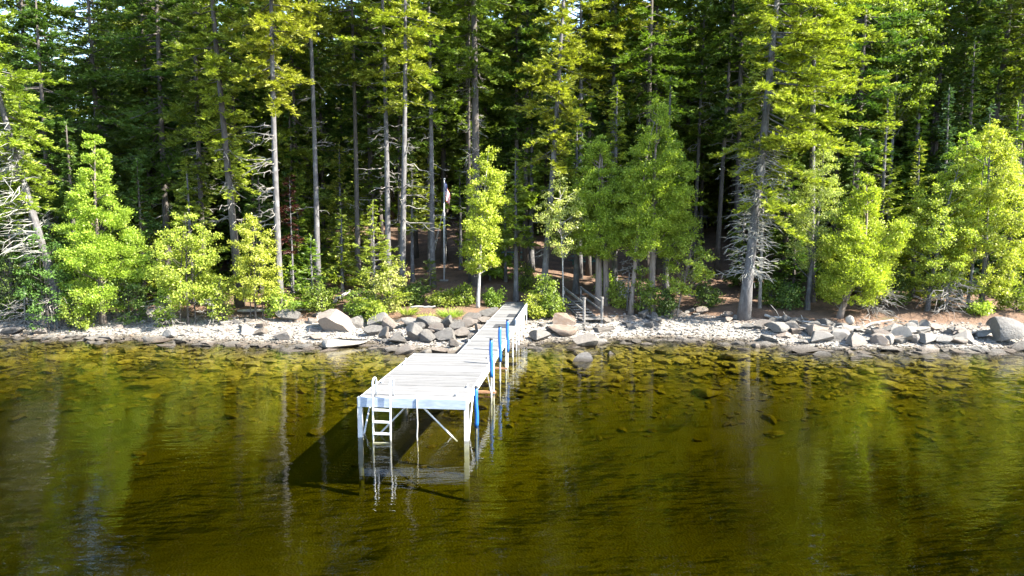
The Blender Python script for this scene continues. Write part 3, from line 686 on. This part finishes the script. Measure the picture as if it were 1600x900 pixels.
def leafy(name, label, cat, loc, H, prof, seed, mat='leaf', leaf=.085, clumps=90, per=60, r=.08, lean=(0, 0), bow=(0, 0), bark_='bark_b', stems=None, fan=False, group=None, rc=.34, lobes=.3, zf=.6):
    """prof: list of (height fraction, radius in metres)"""
    rg = np.random.RandomState(seed); P = trunk_path(H * .96, lean, rg, .08, bow=bow); t = thing(name, label, cat, tuple(loc), 0, group)
    pz, pr = zip(*prof); z0 = min(pz)
    # clump centres through the crown volume, more near its skin
    zz = rg.uniform(z0, 1, clumps * 3); rr = np.interp(zz, pz, pr); keep = rg.rand(len(zz)) < (rr / max(pr)) ** .9 + .06; zz = zz[keep][:clumps]; n = len(zz)
    rr = .92 * np.interp(zz, pz, pr); az = rg.uniform(0, 2 * np.pi, n); ph = rg.uniform(0, 6.3, 3)
    rr = rr * (1 + lobes * (np.sin(az * 2 + zz * 9 + ph[0]) * .6 + np.sin(az * 3 - zz * 14 + ph[1]) * .5)); q = rg.uniform(.2, 1, n) ** .5
    Cc = along(P, zz * H) + np.stack([np.cos(az) * rr * q, np.sin(az) * rr * q, rg.normal(size=n) * .12], -1)
    size = rc * rg.uniform(.6, 1.3, n) * np.clip(.45 + .6 * np.interp(zz, pz, pr) / max(pr), .4, 1.1)
    cnt = np.maximum(6, per * (size / rc) ** 1.6 * rg.uniform(.7, 1.3, n)).astype(int); i = np.repeat(np.arange(n), cnt); m = len(i)
    v = rg.normal(size=(m, 3)) * .42; v[:, 2] *= zf
    p = Cc[i] + v * size[i][:, None]
    outd = unit(Cc - along(P, zz * H) + 1e-3)[i]
    if fan:   # cedar: short upright fans of flat sprays
        D = unit(outd * .55 + rg.normal(size=(m, 3)) * .5 + (0, 0, .35)); S = unit(np.cross(D, rg.normal(size=(m, 3)) + outd * .6))
    else:
        D = unit(rg.normal(size=(m, 3)) + outd * .5 + (0, 0, -.25)); nn = unit(rg.normal(size=(m, 3)) * .6 + (0, 0, .8) + outd * .5); S = unit(np.cross(D, nn))
    L = leaf * rg.uniform(.75, 1.35, m); mb = MB(); mb.kites(p, D, S, L * 1.25, L * (.75 if not fan else .6))
    mb.build('crown', M[mat], t)
    tk = MB(); tk.tube(P, trunk_radii(P, r), 9)
    for (sx_, sy_, sr) in (stems or []):
        P2 = P.copy(); f = np.linspace(0, 1, len(P)); P2[:, 0] += sx_ * (1 - f) ** .6; P2[:, 1] += sy_ * (1 - f) ** .6; tk.tube(P2, trunk_radii(P2, sr), 8)
    lb = tk
    for k in rg.permutation(n)[:min(n, 46)]:
        zb = max(.05 * H, zz[k] * H - np.linalg.norm((Cc[k] - along(P, zz[k:k + 1] * H)[0])[:2]) * rg.uniform(.5, 1.0)); o = along(P, np.array([zb]))[0]; mid = (o + Cc[k]) / 2 + (0, 0, -.04) + rg.normal(size=3) * .05
        lb.tube([o, mid, Cc[k]], [.012 + .12 * r, .010 + .06 * r, .005], 4, False)
    lb.build('trunk', M[bark_], t, True); return t

FAR = 1.03
def zpx(py, D): return at_d(800, py, D * FAR)[2]
def base(px, D):
    D = D * FAR; p = at_d(px, 450, D); return np.array((p[0], D, gz(p[0], D)))
SH = 'spruces along the front of the wood'
def spruce(px, D, H, cbpy, rad, label, seed, px0=None, **kw):
    """px: trunk foot column; px0: trunk column where it leaves the top of the picture"""
    b = base(px, D); cb = zpx(cbpy, D) - b[2]
    lean = kw.pop('lean', None)
    if lean is None:
        topz = zpx(0, D) - b[2]; dx = ((px0 if px0 is not None else px) - px) / FPX * D; lean = (dx * (H + 6.5) / topz, 0)
    return conifer(kw.pop('name', 'spruce_tree'), label, 'spruce tree', b, H + 6.5, max(cb, .4), rad * 1.3, seed, lean=lean, group=kw.pop('group', SH), **kw)
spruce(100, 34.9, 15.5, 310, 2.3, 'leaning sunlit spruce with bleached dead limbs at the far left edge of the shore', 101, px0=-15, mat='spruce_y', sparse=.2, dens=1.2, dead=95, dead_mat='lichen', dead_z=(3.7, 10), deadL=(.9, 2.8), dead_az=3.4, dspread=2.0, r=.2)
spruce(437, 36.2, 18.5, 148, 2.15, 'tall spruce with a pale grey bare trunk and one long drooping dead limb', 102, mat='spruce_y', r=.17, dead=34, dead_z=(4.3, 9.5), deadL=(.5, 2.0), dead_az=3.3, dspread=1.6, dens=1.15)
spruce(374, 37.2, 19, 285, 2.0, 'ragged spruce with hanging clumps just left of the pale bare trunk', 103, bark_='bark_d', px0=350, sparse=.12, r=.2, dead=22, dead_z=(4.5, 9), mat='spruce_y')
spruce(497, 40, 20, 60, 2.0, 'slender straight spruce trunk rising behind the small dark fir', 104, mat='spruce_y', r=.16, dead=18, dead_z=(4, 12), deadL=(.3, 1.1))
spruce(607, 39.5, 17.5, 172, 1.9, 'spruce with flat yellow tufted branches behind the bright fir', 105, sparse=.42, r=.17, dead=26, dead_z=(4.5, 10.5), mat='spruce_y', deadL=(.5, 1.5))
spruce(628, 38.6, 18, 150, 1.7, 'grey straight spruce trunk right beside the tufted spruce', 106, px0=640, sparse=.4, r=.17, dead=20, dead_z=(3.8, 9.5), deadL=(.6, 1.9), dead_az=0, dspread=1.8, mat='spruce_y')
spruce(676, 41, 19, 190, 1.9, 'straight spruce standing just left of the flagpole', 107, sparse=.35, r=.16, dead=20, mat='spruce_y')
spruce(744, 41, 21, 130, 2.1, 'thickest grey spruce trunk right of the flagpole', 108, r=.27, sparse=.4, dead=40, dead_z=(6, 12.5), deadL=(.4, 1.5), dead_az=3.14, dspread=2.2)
spruce(735, 41.6, 18.5, 25, 1.2, 'thin bare spruce stem beside the thickest trunk', 109, r=.1, dead=20, dead_z=(6, 13), deadL=(.3, 1.0))
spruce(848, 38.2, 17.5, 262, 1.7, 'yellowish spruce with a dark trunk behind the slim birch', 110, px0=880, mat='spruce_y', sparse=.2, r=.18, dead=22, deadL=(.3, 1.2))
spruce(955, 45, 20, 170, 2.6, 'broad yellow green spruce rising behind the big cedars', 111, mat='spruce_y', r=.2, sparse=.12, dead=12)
spruce(1082, 46, 19, 90, 2.0, 'slim spruce trunk at the left of the dark gap', 112, px0=1092, r=.13, dead=14, dead_z=(7, 12), deadL=(.5, 1.6))
spruce(1119, 44.5, 19, 95, 2.1, 'bare spruce trunk in the middle of the dark gap', 113, px0=1132, r=.15, dead=18, dead_z=(6, 12), deadL=(.4, 1.4))
spruce(1146, 47, 18, 120, 1.8, 'shaded spruce trunk at the right of the dark gap', 114, r=.15, dead=10)
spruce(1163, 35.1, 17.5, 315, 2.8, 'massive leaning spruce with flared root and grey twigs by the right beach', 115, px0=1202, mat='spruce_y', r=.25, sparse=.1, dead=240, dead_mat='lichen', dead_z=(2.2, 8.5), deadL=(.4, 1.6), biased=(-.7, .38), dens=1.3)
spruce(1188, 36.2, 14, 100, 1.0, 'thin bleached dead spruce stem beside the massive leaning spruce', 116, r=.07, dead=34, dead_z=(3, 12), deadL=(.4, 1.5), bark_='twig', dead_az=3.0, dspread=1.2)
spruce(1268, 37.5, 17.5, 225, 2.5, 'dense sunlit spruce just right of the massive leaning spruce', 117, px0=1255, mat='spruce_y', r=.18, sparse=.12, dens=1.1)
spruce(1505, 42.5, 19, 190, 2.4, 'dark spruce with a leaning forked trunk above the right bushes', 118, px0=1535, mat='dark', r=.24, sparse=.25, dead=22, bow=(.6, 0))
spruce(1578, 41, 18, 215, 2.2, 'dark spruce at the right edge of the wood', 119, mat='spruce', r=.17, sparse=.2, dead=14)
spruce(265, 42, 19, 330, 2.9, 'wide dark hemlock like spruce between the left cedar and the ragged spruce', 120, mat='dark', r=.2, sparse=.12, dead=16, droop=.4)
spruce(165, 44, 18, 300, 2.9, 'wide dark spruce behind the sunlit left cedar', 121, mat='dark', r=.2, sparse=.1, dead=6, droop=.4)
spruce(85, 41, 13.5, 380, 2.4, 'dark spruce behind the leaning spruce on the far left', 122, mat='dark', r=.17, sparse=.15)
spruce(320, 39.5, 17, 345, 1.9, 'dark spruce with drooping boughs left of the ragged spruce', 123, mat='spruce', r=.16, sparse=.1, dead=24, dead_z=(3, 9))
spruce(560, 43, 19, 120, 2.3, 'tall spruce behind the bright fir and the tufted spruce', 124, r=.16, mat='spruce', dead=16)
spruce(808, 45.5, 19, 150, 2.1, 'dark green spruce behind the young aspen by the dock', 125, r=.17, mat='spruce', dead=10)
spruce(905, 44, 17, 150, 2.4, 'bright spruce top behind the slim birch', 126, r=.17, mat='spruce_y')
spruce(1010, 44, 20, 180, 2.8, 'olive spruce crown above the big cedars', 127, r=.2, mat='spruce', dead=8)
spruce(1330, 41, 19, 250, 2.2, 'dark spruce behind the tall maple', 128, r=.17, mat='dark', dead=10)
spruce(1450, 43.5, 18, 150, 2.2, 'deep green spruce right of the tall maple', 129, r=.17, mat='dark', dead=10)

FG = 'young firs along the bank'
def fir(px, D, toppy, rad, label, seed, mat='fir', cb=.35, **kw):
    b = base(px, D); H = zpx(toppy, D) - b[2]; return conifer('fir_tree', label, 'fir tree', b, H, cb, rad * 1.3, seed, mat, r=.03 + .012 * H, fir=True, sparse=.06, group=FG, tw=.30, **kw)
fir(585, 35.9, 316, 1.6, 'bright young fir standing above the boulders left of the rock pile', 201, cb=.6)
fir(488, 36.6, 368, 1.4, 'small dark fir in front of the slender straight trunk', 202, 'shrub')
fir(455, 37.6, 410, .8, 'tiny fir beside the pale bare trunk', 203, 'fir')
fir(1425, 38.5, 218, 1.15, 'pale yellow pointed fir between the leaning cedar and the right bushes', 204, 'fir')
fir(1466, 40.5, 135, 1.6, 'blue green cone shaped fir behind the right bushes', 205, 'blue')
fir(1372, 39.5, 140, 1.6, 'broad green fir below the tall maple', 206, 'fir')
fir(1325, 39, 225, 1.2, 'dark green fir left of the broad fir', 207, 'dark')
fir(1530, 40, 165, 1.3, 'blue green fir top above the right bushes', 208, 'blue')
fir(1572, 39.5, 160, 1.5, 'green fir at the far right behind the bushes', 209, 'fir')
fir(672, 40, 408, .6, 'tiny dark fir sapling left of the flagpole foot', 210, 'dark')
fir(645, 43, 230, 1.3, 'green fir in the gap behind the straight trunks', 211, 'fir', cb=3.4)
fir(535, 44, 225, 1.7, 'shaded fir in the gap between the straight trunks', 212, 'fir')
fir(1160, 41, 300, 1.2, 'shaded fir left of the massive leaning spruce', 213, 'dark')
fir(225, 38.5, 250, 1.7, 'dark fir just right of the sunlit left cedar', 214, 'dark')
fir(410, 41, 250, 1.5, 'dark fir behind the pale bare trunk', 215, 'dark')
fir(720, 45, 250, 1.5, 'fir in the shade behind the flagpole', 216, 'fir', cb=3.6)
fir(790, 42, 270, 1.4, 'fir behind the young aspen by the dock', 217, 'fir', cb=2.6)
fir(1240, 38.4, 330, 1.2, 'low fir right of the massive leaning spruce', 218, 'dark')
fir(1600, 38.5, 280, 1.4, 'dark fir at the right edge of the picture', 219, 'dark')
fir(560, 50, 330, 1.3, 'low fir deep in the gap left of the straight trunks', 220, 'fir')
fir(20, 37, 270, 1.6, 'dark fir under the leaning spruce at the left edge', 221, 'dark')

def broad(kind, px, D, toppy, prof, label, seed, cat='tree', **kw):
    b = base(px, D); H = zpx(toppy, D) - b[2]; return leafy(kind, label, cat, b, H, prof, seed, **kw)
broad('cedar_tree', 158, 35.4, 208, [(.06, 1.3), (.2, 2.0), (.4, 1.95), (.6, 1.4), (.8, .8), (1, .15)], 'big sunlit yellow green cedar on the left bank', 301, 'cedar tree', mat='cedar', clumps=210, per=330, fan=True, leaf=.078, lobes=.28, rc=.42, r=.15, bark_='bark_c')
broad('maple_bush', 292, 35.2, 325, [(.15, .9), (.35, 1.75), (.65, 1.6), (.9, .8), (1, .25)], 'rounded sunlit maple bush right of the left cedar', 302, 'bush', mat='leaf', clumps=130, per=150, leaf=.08, r=.06, stems=[(.35, .1, .04), (-.4, 0, .04)], bark_='bark_d')
broad('maple_bush', 398, 35.4, 340, [(.15, .8), (.4, 1.35), (.7, 1.1), (1, .25)], 'sunlit bush at the foot of the pale bare trunk', 303, 'bush', mat='leaf', clumps=100, per=150, leaf=.08, r=.05, stems=[(.35, .1, .03), (-.3, .1, .03)], bark_='bark_d')
broad('aspen_tree', 746, 36.4, 232, [(.2, .3), (.3, 1.0), (.5, .95), (.7, 1.0), (.88, .7), (1, .25)], 'young aspen with a pale leaning trunk beside the dock', 304, 'aspen tree', mat='cedar', clumps=150, per=130, leaf=.08, r=.09, lean=(.5, 0), lobes=.35)
broad('birch_tree', 880, 36.8, 272, [(.38, .4), (.5, 1.15), (.7, 1.2), (.88, .75), (1, .3)], 'slim white birch with airy pale leaves right of the dock', 305, 'birch tree', mat='birch', clumps=110, per=62, leaf=.085, r=.045, lean=(-.15, 0), lobes=.4)
broad('cedar_tree', 935, 37.6, 215, [(.3, .8), (.4, 1.4), (.6, 1.25), (.85, .8), (1, .2)], 'green cedar with twin brown trunks behind the stairs', 306, 'cedar tree', mat='cedar_g', clumps=180, per=330, fan=True, leaf=.078, lobes=.28, rc=.42, r=.2, stems=[(.45, .15, .19)], bark_='bark_c')
broad('cedar_tree', 1018, 36.6, 165, [(.27, 1.0), (.36, 1.9), (.5, 1.75), (.72, 1.65), (.9, .95), (1, .2)], 'largest dense green cedar to the right of the stairs', 307, 'cedar tree', mat='cedar_g', clumps=260, per=330, fan=True, leaf=.078, lobes=.28, rc=.45, r=.2, bark_='bark_c', stems=[(-1.1, -.2, .13)], lean=(.1, 0))
broad('maple_bush', 1058, 36.4, 365, [(.3, .5), (.5, 1.2), (.75, 1.1), (1, .3)], 'bright overhanging leafy bough at the right of the largest cedar', 308, 'bush', mat='leaf', clumps=60, per=120, leaf=.08, r=.05, lean=(.7, -.3), bark_='bark_c')
broad('cedar_tree', 1312, 34.6, 276, [(.10, .7), (.2, 1.7), (.35, 1.75), (.6, 1.6), (.8, .95), (1, .2)], 'leaning bright cedar over the cobble bank', 309, 'cedar tree', mat='cedar', clumps=200, per=330, fan=True, leaf=.078, lobes=.28, rc=.42, r=.14, lean=(1.1, 0), bow=(.45, 0), bark_='bark_c')
broad('larch_tree', 1262, 36.0, 215, [(.22, .5), (.35, 1.3), (.6, 1.35), (.85, .8), (1, .2)], 'pale feathery larch with a straight grey trunk right of the massive leaning spruce', 310, 'larch tree', mat='birch', clumps=170, per=130, leaf=.06, r=.13, bark_='bark', lean=(.6, 0))
broad('maple_tree', 1383, 42.5, -30, [(.5, .8), (.6, 2.1), (.75, 2.5), (.9, 2.2), (1, 1)], 'tall sunlit maple with layered leaves and a slim grey trunk', 311, 'maple tree', mat='shrub', clumps=260, per=80, leaf=.14, r=.14, bark_='bark', zf=.32, rc=.55)
broad('alder_tree', 1450, 35.3, 250, [(.15, .6), (.3, 1.6), (.55, 1.9), (.8, 1.3), (1, .3)], 'sunlit alder with a curved leaning trunk on the right shore', 312, 'alder tree', mat='leaf', clumps=200, per=140, leaf=.075, r=.11, lean=(1.2, 0), bow=(-.15, 0), bark_='bark')
broad('alder_tree', 1535, 35.4, 196, [(.1, 1.2), (.25, 2.0), (.5, 2.15), (.75, 1.7), (.92, 1.1), (1, .4)], 'big bushy yellow green alder at the right of the shore', 313, 'alder tree', mat='leaf', clumps=380, per=150, leaf=.075, r=.13, bark_='bark', stems=[(-.7, 0, .08)])
broad('alder_tree', 1500, 37, 205, [(.3, 1), (.6, 1.5), (.85, 1), (1, .3)], 'yellow leafed alder top left of the big bushy alder', 314, 'alder tree', mat='leaf', clumps=150, per=140, leaf=.08, r=.1, bark_='bark')
SB = 'low shrubs along the bank'
SHR = [(606, 35.8, 405, 1.0, 'birch', 'pale leafed shrub at the foot of the bright young fir'), (560, 35.3, 452, .75, 'shrub', 'bright shrub behind the large pale boulder'), (500, 35.9, 445, .9, 'shrub', 'low green shrub below the small dark fir'),
       (440, 35.6, 452, .9, 'leaf', 'low sunlit shrub before the pale bare trunk'), (585, 34.6, 478, .45, 'leaf', 'yellow weed tuft between the boulders'), (648, 37, 445, .6, 'dark', 'dim shrub above the left part of the rock pile'),
       (690, 36.6, 455, .7, 'shrub', 'green shrub above the middle of the rock pile'), (722, 37, 450, .7, 'shrub', 'shrub at the foot of the young aspen'), (852, 36.2, 428, .85, 'shrub', 'green shrub right of the dock end'),
       (866, 35.6, 456, .6, 'shrub', 'dense shrub between the dock end and the stairs'), (838, 35.5, 462, .5, 'leaf', 'little bright shrub touching the dock end'), (966, 37.4, 438, .5, 'leaf', 'yellowish undergrowth shrub right of the stairs'),
       (1005, 36.2, 415, .6, 'shrub', 'shrub leafing round the leaning cedar trunk'), (1040, 36.3, 450, .5, 'dark', 'small dim shrub on the bank left of the small beach'), (1105, 37.2, 442, .6, 'dark', 'small shrub above the small pale beach'),
       (1206, 36.6, 435, .6, 'shrub', 'shrub right of the massive flared root'), (1530, 34.6, 470, .6, 'leaf', 'bright shrub beside the huge grey boulder'), (1395, 36.2, 415, 1.0, 'dark', 'dim shrub under the leaning cedar'),
       (72, 34.1, 352, 1.35, 'dark', 'dark shrub under the leaning spruce'), (200, 35.6, 420, 1.2, 'dark', 'dark shrub in the shade under the left cedar'), (10, 36, 400, 1.2, 'dark', 'dark shrub at the far left bank'),
       (255, 34.9, 440, .5, 'leaf', 'thin leafy shrub leaning over the long grey slab'), (345, 35, 432, .6, 'leaf', 'thin shrub between the two sunlit bushes'), (1470, 36.5, 410, 1.1, 'dark', 'dim shrub behind the curved alder trunk'),
       (1300, 38, 420, 1.0, 'dark', 'dim shrub behind the larch trunk'), (770, 37.2, 452, .5, 'shrub', 'shrub left of the dock end'), (945, 39.4, 420, .6, 'leaf', 'sunlit undergrowth behind the twin cedar trunks'), (820, 40.5, 412, .5, 'shrub', 'shrub on the forest floor behind the dock'),
       (1590, 34.9, 440, 1.2, 'shrub', 'green shrub behind the huge grey boulder'), (120, 34.4, 452, .8, 'shrub', 'low shrub at the foot of the left cedar'), (1235, 35.9, 440, .7, 'dark', 'low dim shrub before the larch trunk')]
for k, (px, D, tp_, rad, mt, lab) in enumerate(SHR):
    b = base(px, D); H = max(.45, zpx(tp_, D) - b[2])
    leafy('shrub', lab, 'shrub', b, H, [(.05, rad * .6), (.35, rad), (.75, rad * .85), (1, rad * .3)], 400 + k, mat=mt, clumps=int(34 + 40 * rad), per=40, leaf=.085, r=.022, stems=[(.25, .1, .016), (-.2, -.12, .015), (.05, .25, .014)], bark_='bark_d', group=SB, rc=.3)
# grass tufts
def grass(px, py, n, h, rad, label, seed):
    rg = np.random.RandomState(seed); p = at_ground(px, py); a = rg.uniform(0, 6.3, n); q = rad * rg.rand(n) ** .6
    x0 = np.stack([np.cos(a) * q * 1.4, np.sin(a) * q, 0 * a - .05], -1); D = unit(np.stack([np.cos(a) * .5, np.sin(a) * .5, np.ones(n)], -1) + rg.normal(size=(n, 3)) * .18)
    mb = MB(); L = h * rg.uniform(.6, 1.2, n); S = unit(np.cross(D, rg.normal(size=(n, 3)))); mb.kites(x0, D, S, L, np.full(n, .028), bend=np.stack([np.cos(a), np.sin(a), 0 * a - .6], -1) * (L * .25)[:, None])
    o = mb.build('grass_clump', M['grass']); o.location = p + (0, 0, .18); tag(o, label, 'grass', 'grass clumps on the shore')
grass(638, 497, 170, .5, .25, 'bright grass tuft on the left part of the rock pile', 1); grass(668, 505, 150, .45, .22, 'low grass tuft in the middle of the rock pile', 2)
grass(703, 501, 260, .55, .38, 'largest bright grass tuft on the rock pile near the walkway', 3); grass(12, 480, 400, .7, .6, 'wide green grass patch at the far left of the beach', 4); grass(598, 511, 100, .35, .2, 'small yellow grass tuft among the rocks beside the weed', 5)
# dead brush under the right cedars and the left bank
def brush(px, D, n, L, label, seed, az=-1.57, h=(.2, 1.6)):
    rg = np.random.RandomState(seed); b = base(px, D); P = np.array([(0, 0, 0), (.05, 0, 1.), (.1, 0, 2.5)]); mb = dead_limbs(P, h[0], h[1], n, rg, L, az, 1.7, droop=.35)
    mb.tube([(0, 0, -.2), (.05, 0, 1.), (.1, 0, 2.)], [.05, .04, .02], 6); o = mb.build('dead_brush', M['twig'], None, True); o.location = b; tag(o, label, 'dead brush', 'dead brush along the bank')
brush(1365, 34.9, 46, (.5, 1.6), 'tangle of grey dead twigs under the leaning cedar', 1); brush(1480, 34.9, 40, (.6, 1.7), 'pale fan of dead branches beside the curved alder trunk', 2)
brush(262, 35, 26, (.4, 1.3), 'thin dead twigs below the rounded maple bush', 3); brush(90, 34.8, 30, (.5, 1.6), 'brown dead twigs on the shaded left bank', 4); brush(35, 35.4, 26, (.5, 1.5), 'dead twigs at the far left bank', 5)
brush(980, 37, 40, (.3, 1.0), 'shaggy dead twigs round the leaning stem right of the stairs', 6, h=(.6, 3.2)); brush(330, 35.1, 20, (.4, 1.0), 'brown dead twigs between the two sunlit bushes', 7)
conifer('dead_fir', 'rust brown dead young fir in the shade right of the pale bare trunk', 'fir tree', base(458, 40), 6.6, 2.5, 1.0, 777, 'dead', r=.07, fir=True, sparse=.4)

# ---------------------------------------------------------------- the wood behind
LAND = [(110, 'the leaning spruce at the far left'), (245, 'the left cedar'), (400, 'the rounded maple bush'), (530, 'the pale bare trunk'), (660, 'the bright young fir'), (770, 'the flagpole'),
        (905, 'the slim birch'), (1070, 'the big cedars'), (1160, 'the dark gap'), (1290, 'the massive leaning spruce'), (1420, 'the tall maple'), (1700, 'the right bushes')]
DEEP = [(52, 'close'), (63, 'farther'), (76, 'deep'), (200, 'farthest')]
rb = np.random.RandomState(21); spots = []
for D in np.arange(46, 98, 3.4):
    half = D * .80 + 4; xs = np.arange(-half, half, 3.3 + .012 * D)
    for x in xs:
        xx = x + rb.uniform(-1.2, 1.2); yy = D + rb.uniform(-1.5, 1.5); px = 800 + xx / yy * FPX
        if yy < 58 and (640 < px < 720 or 780 < px < 830) and rb.rand() < .6: continue
        if yy < 90 and (845 < px < 935 or 65 < px < 190) and rb.rand() < .62: continue
        if rb.rand() < .1: continue
        spots.append((xx, yy, px))
spots = [s for s in spots if s[1] < 52 or rb.rand() < .72]
protos = []
for k in range(6):
    H = 22 + rb.uniform(-1.5, 3); cb = (6.0, 7, 4.0, 2.5, 1.5, .6)[k]
    protos.append(('spruce_tree', dict(H=H, cb=cb, rad=(2.5, 2.6, 2.9, 2.9, 3.2, 3.4)[k], seed=600 + k, mat='dark' if k % 2 else 'spruce', r=.17, dead=8 if cb > 3 else 0, bark_='bark_d', dead_z=(2, cb + 1), sparse=.1, wfac=1.5, dens=.8)))
made = {}
buckets = {}
for xx, yy, px in spots:
    lm = next(n for a, n in LAND if px < a or a == 1700); dp = next(n for a, n in DEEP if yy < a); buckets.setdefault((lm, dp), []).append((px, xx, yy))
ORD = ['first', 'second', 'third', 'fourth', 'fifth', 'sixth', 'seventh', 'eighth', 'ninth', 'tenth', 'eleventh', 'twelfth']
for (lm, dp), L in buckets.items():
    L.sort()
    for i, (px, xx, yy) in enumerate(L):
        k = (rb.randint(0, 3) if (555 < px < 745 or 785 < px < 1165) else rb.randint(2, 5)) if yy < 60 else rb.randint(3, 6)
        lab = f'{dp} background spruce behind {lm}' + (f', {ORD[min(i, 11)]} from the left' if len(L) > 1 else '')
        loc = (xx, yy, gz(xx, yy)); s = rb.uniform(.82, 1.15)
        if yy > 70 and not (845 < px < 935 or 65 < px < 190): s *= 1.18
        if yy < 60 and (845 < px < 935 or 65 < px < 190): s *= .8
        if k not in made:
            nm, kw = protos[k]; t = conifer(nm, lab, 'spruce tree', loc, kw.pop('H'), kw.pop('cb'), kw.pop('rad'), kw.pop('seed'), **kw); t.rotation_euler.z = rb.uniform(0, 6.28); t.scale = (s, s, s)
            t['group'] = 'spruces of the wood behind'; made[k] = t
        else: copy_thing(made[k], loc, rb.uniform(0, 6.28), (s, s, s), lab, 'spruces of the wood behind')
# understory firs on the forest floor
for k, (px, D, tp_, rad, mt, lab) in enumerate([(180, 39.5, 240, 2.0, 'dark', 'broad dark hemlock right behind the left cedar'), (300, 38.5, 250, 1.8, 'fir', 'hemlock behind the rounded maple bush'), (120, 38, 190, 1.8, 'dark', 'tall dark hemlock at the left edge of the left cedar'),
        (535, 40.5, 330, 1.1, 'fir', 'young hemlock between the straight trunk and the bright fir'), (672, 45, 200, 1.4, 'fir', 'sunny hemlock top left of the flagpole'), (806, 39, 235, 1.4, 'fir', 'green hemlock between the aspen and the slim birch'), (830, 45.5, 120, 1.8, 'fir', 'tall hemlock behind the slim birch'),
        (900, 40.5, 170, 1.7, 'fir', 'hemlock between the slim birch and the twin trunks'), (960, 40, 130, 2.0, 'fir', 'tall feathery hemlock above the twin trunks'), (1040, 40, 120, 2.0, 'fir', 'tall feathery hemlock behind the largest cedar'), (1225, 39.5, 120, 1.8, 'dark', 'dark hemlock right behind the leaning spruce crown'),
        (1300, 42, 130, 1.9, 'dark', 'dark hemlock between the larch and the tall maple'), (1420, 42, 80, 1.9, 'fir', 'tall hemlock at the right side of the tall maple'), (1500, 41, 60, 2.0, 'dark', 'tall dark hemlock above the right alders'), (1585, 42, 40, 2.0, 'fir', 'tall hemlock at the top right edge'),
        (400, 42, 200, 1.6, 'dark', 'hemlock in the shade left of the pale bare trunk'), (460, 43, 160, 1.7, 'dark', 'hemlock in the shade right of the pale bare trunk'), (50, 39, 150, 1.9, 'fir', 'hemlock behind the bleached limbs at the far left')]):
    b = base(px, D); H = zpx(tp_, D) - b[2]
    conifer('hemlock_tree', lab, 'hemlock tree', b, H, 3.2 if (555 < px < 745 or 785 < px < 1165) else .6, rad, 900 + k, mt, r=.05 + .012 * H, fir=True, sparse=.15, group='hemlocks in the middle distance', tw=.36, droop=.35, wfac=1.2)
up = None; cnt_ = {}
for _ in range(190):
    yy = rb.uniform(42, 78); px = rb.uniform(-40, 1640); xx = (px - 800) / FPX * yy
    if (550 < px < 745 or 780 < px < 1165) and yy < 62: continue
    lm = next(n for a, n in LAND if px < a or a == 1700); s = rb.uniform(.55, 1.25) * (1 + max(0, yy - 52) * .03); loc = (xx, yy, gz(xx, yy))
    size = 'low' if s < .75 else ('middling' if s < 1. else 'tall'); dp = 'near' if yy < 52 else ('middle' if yy < 63 else 'deep')
    lab = f'{size} understory fir in the {dp} shade behind {lm}'; cnt_[lab] = cnt_.get(lab, 0) + 1
    if up is None: up = conifer('fir_tree', lab, 'fir tree', loc, 4.6, .3, 1.5, 650, 'fir', r=.07, fir=True, sparse=.08, group='understory firs', wfac=1.3); up.scale = (s, s, s)
    else: copy_thing(up, loc, rb.uniform(0, 6.28), (s, s, s * rb.uniform(.9, 1.3)), lab, 'understory firs')
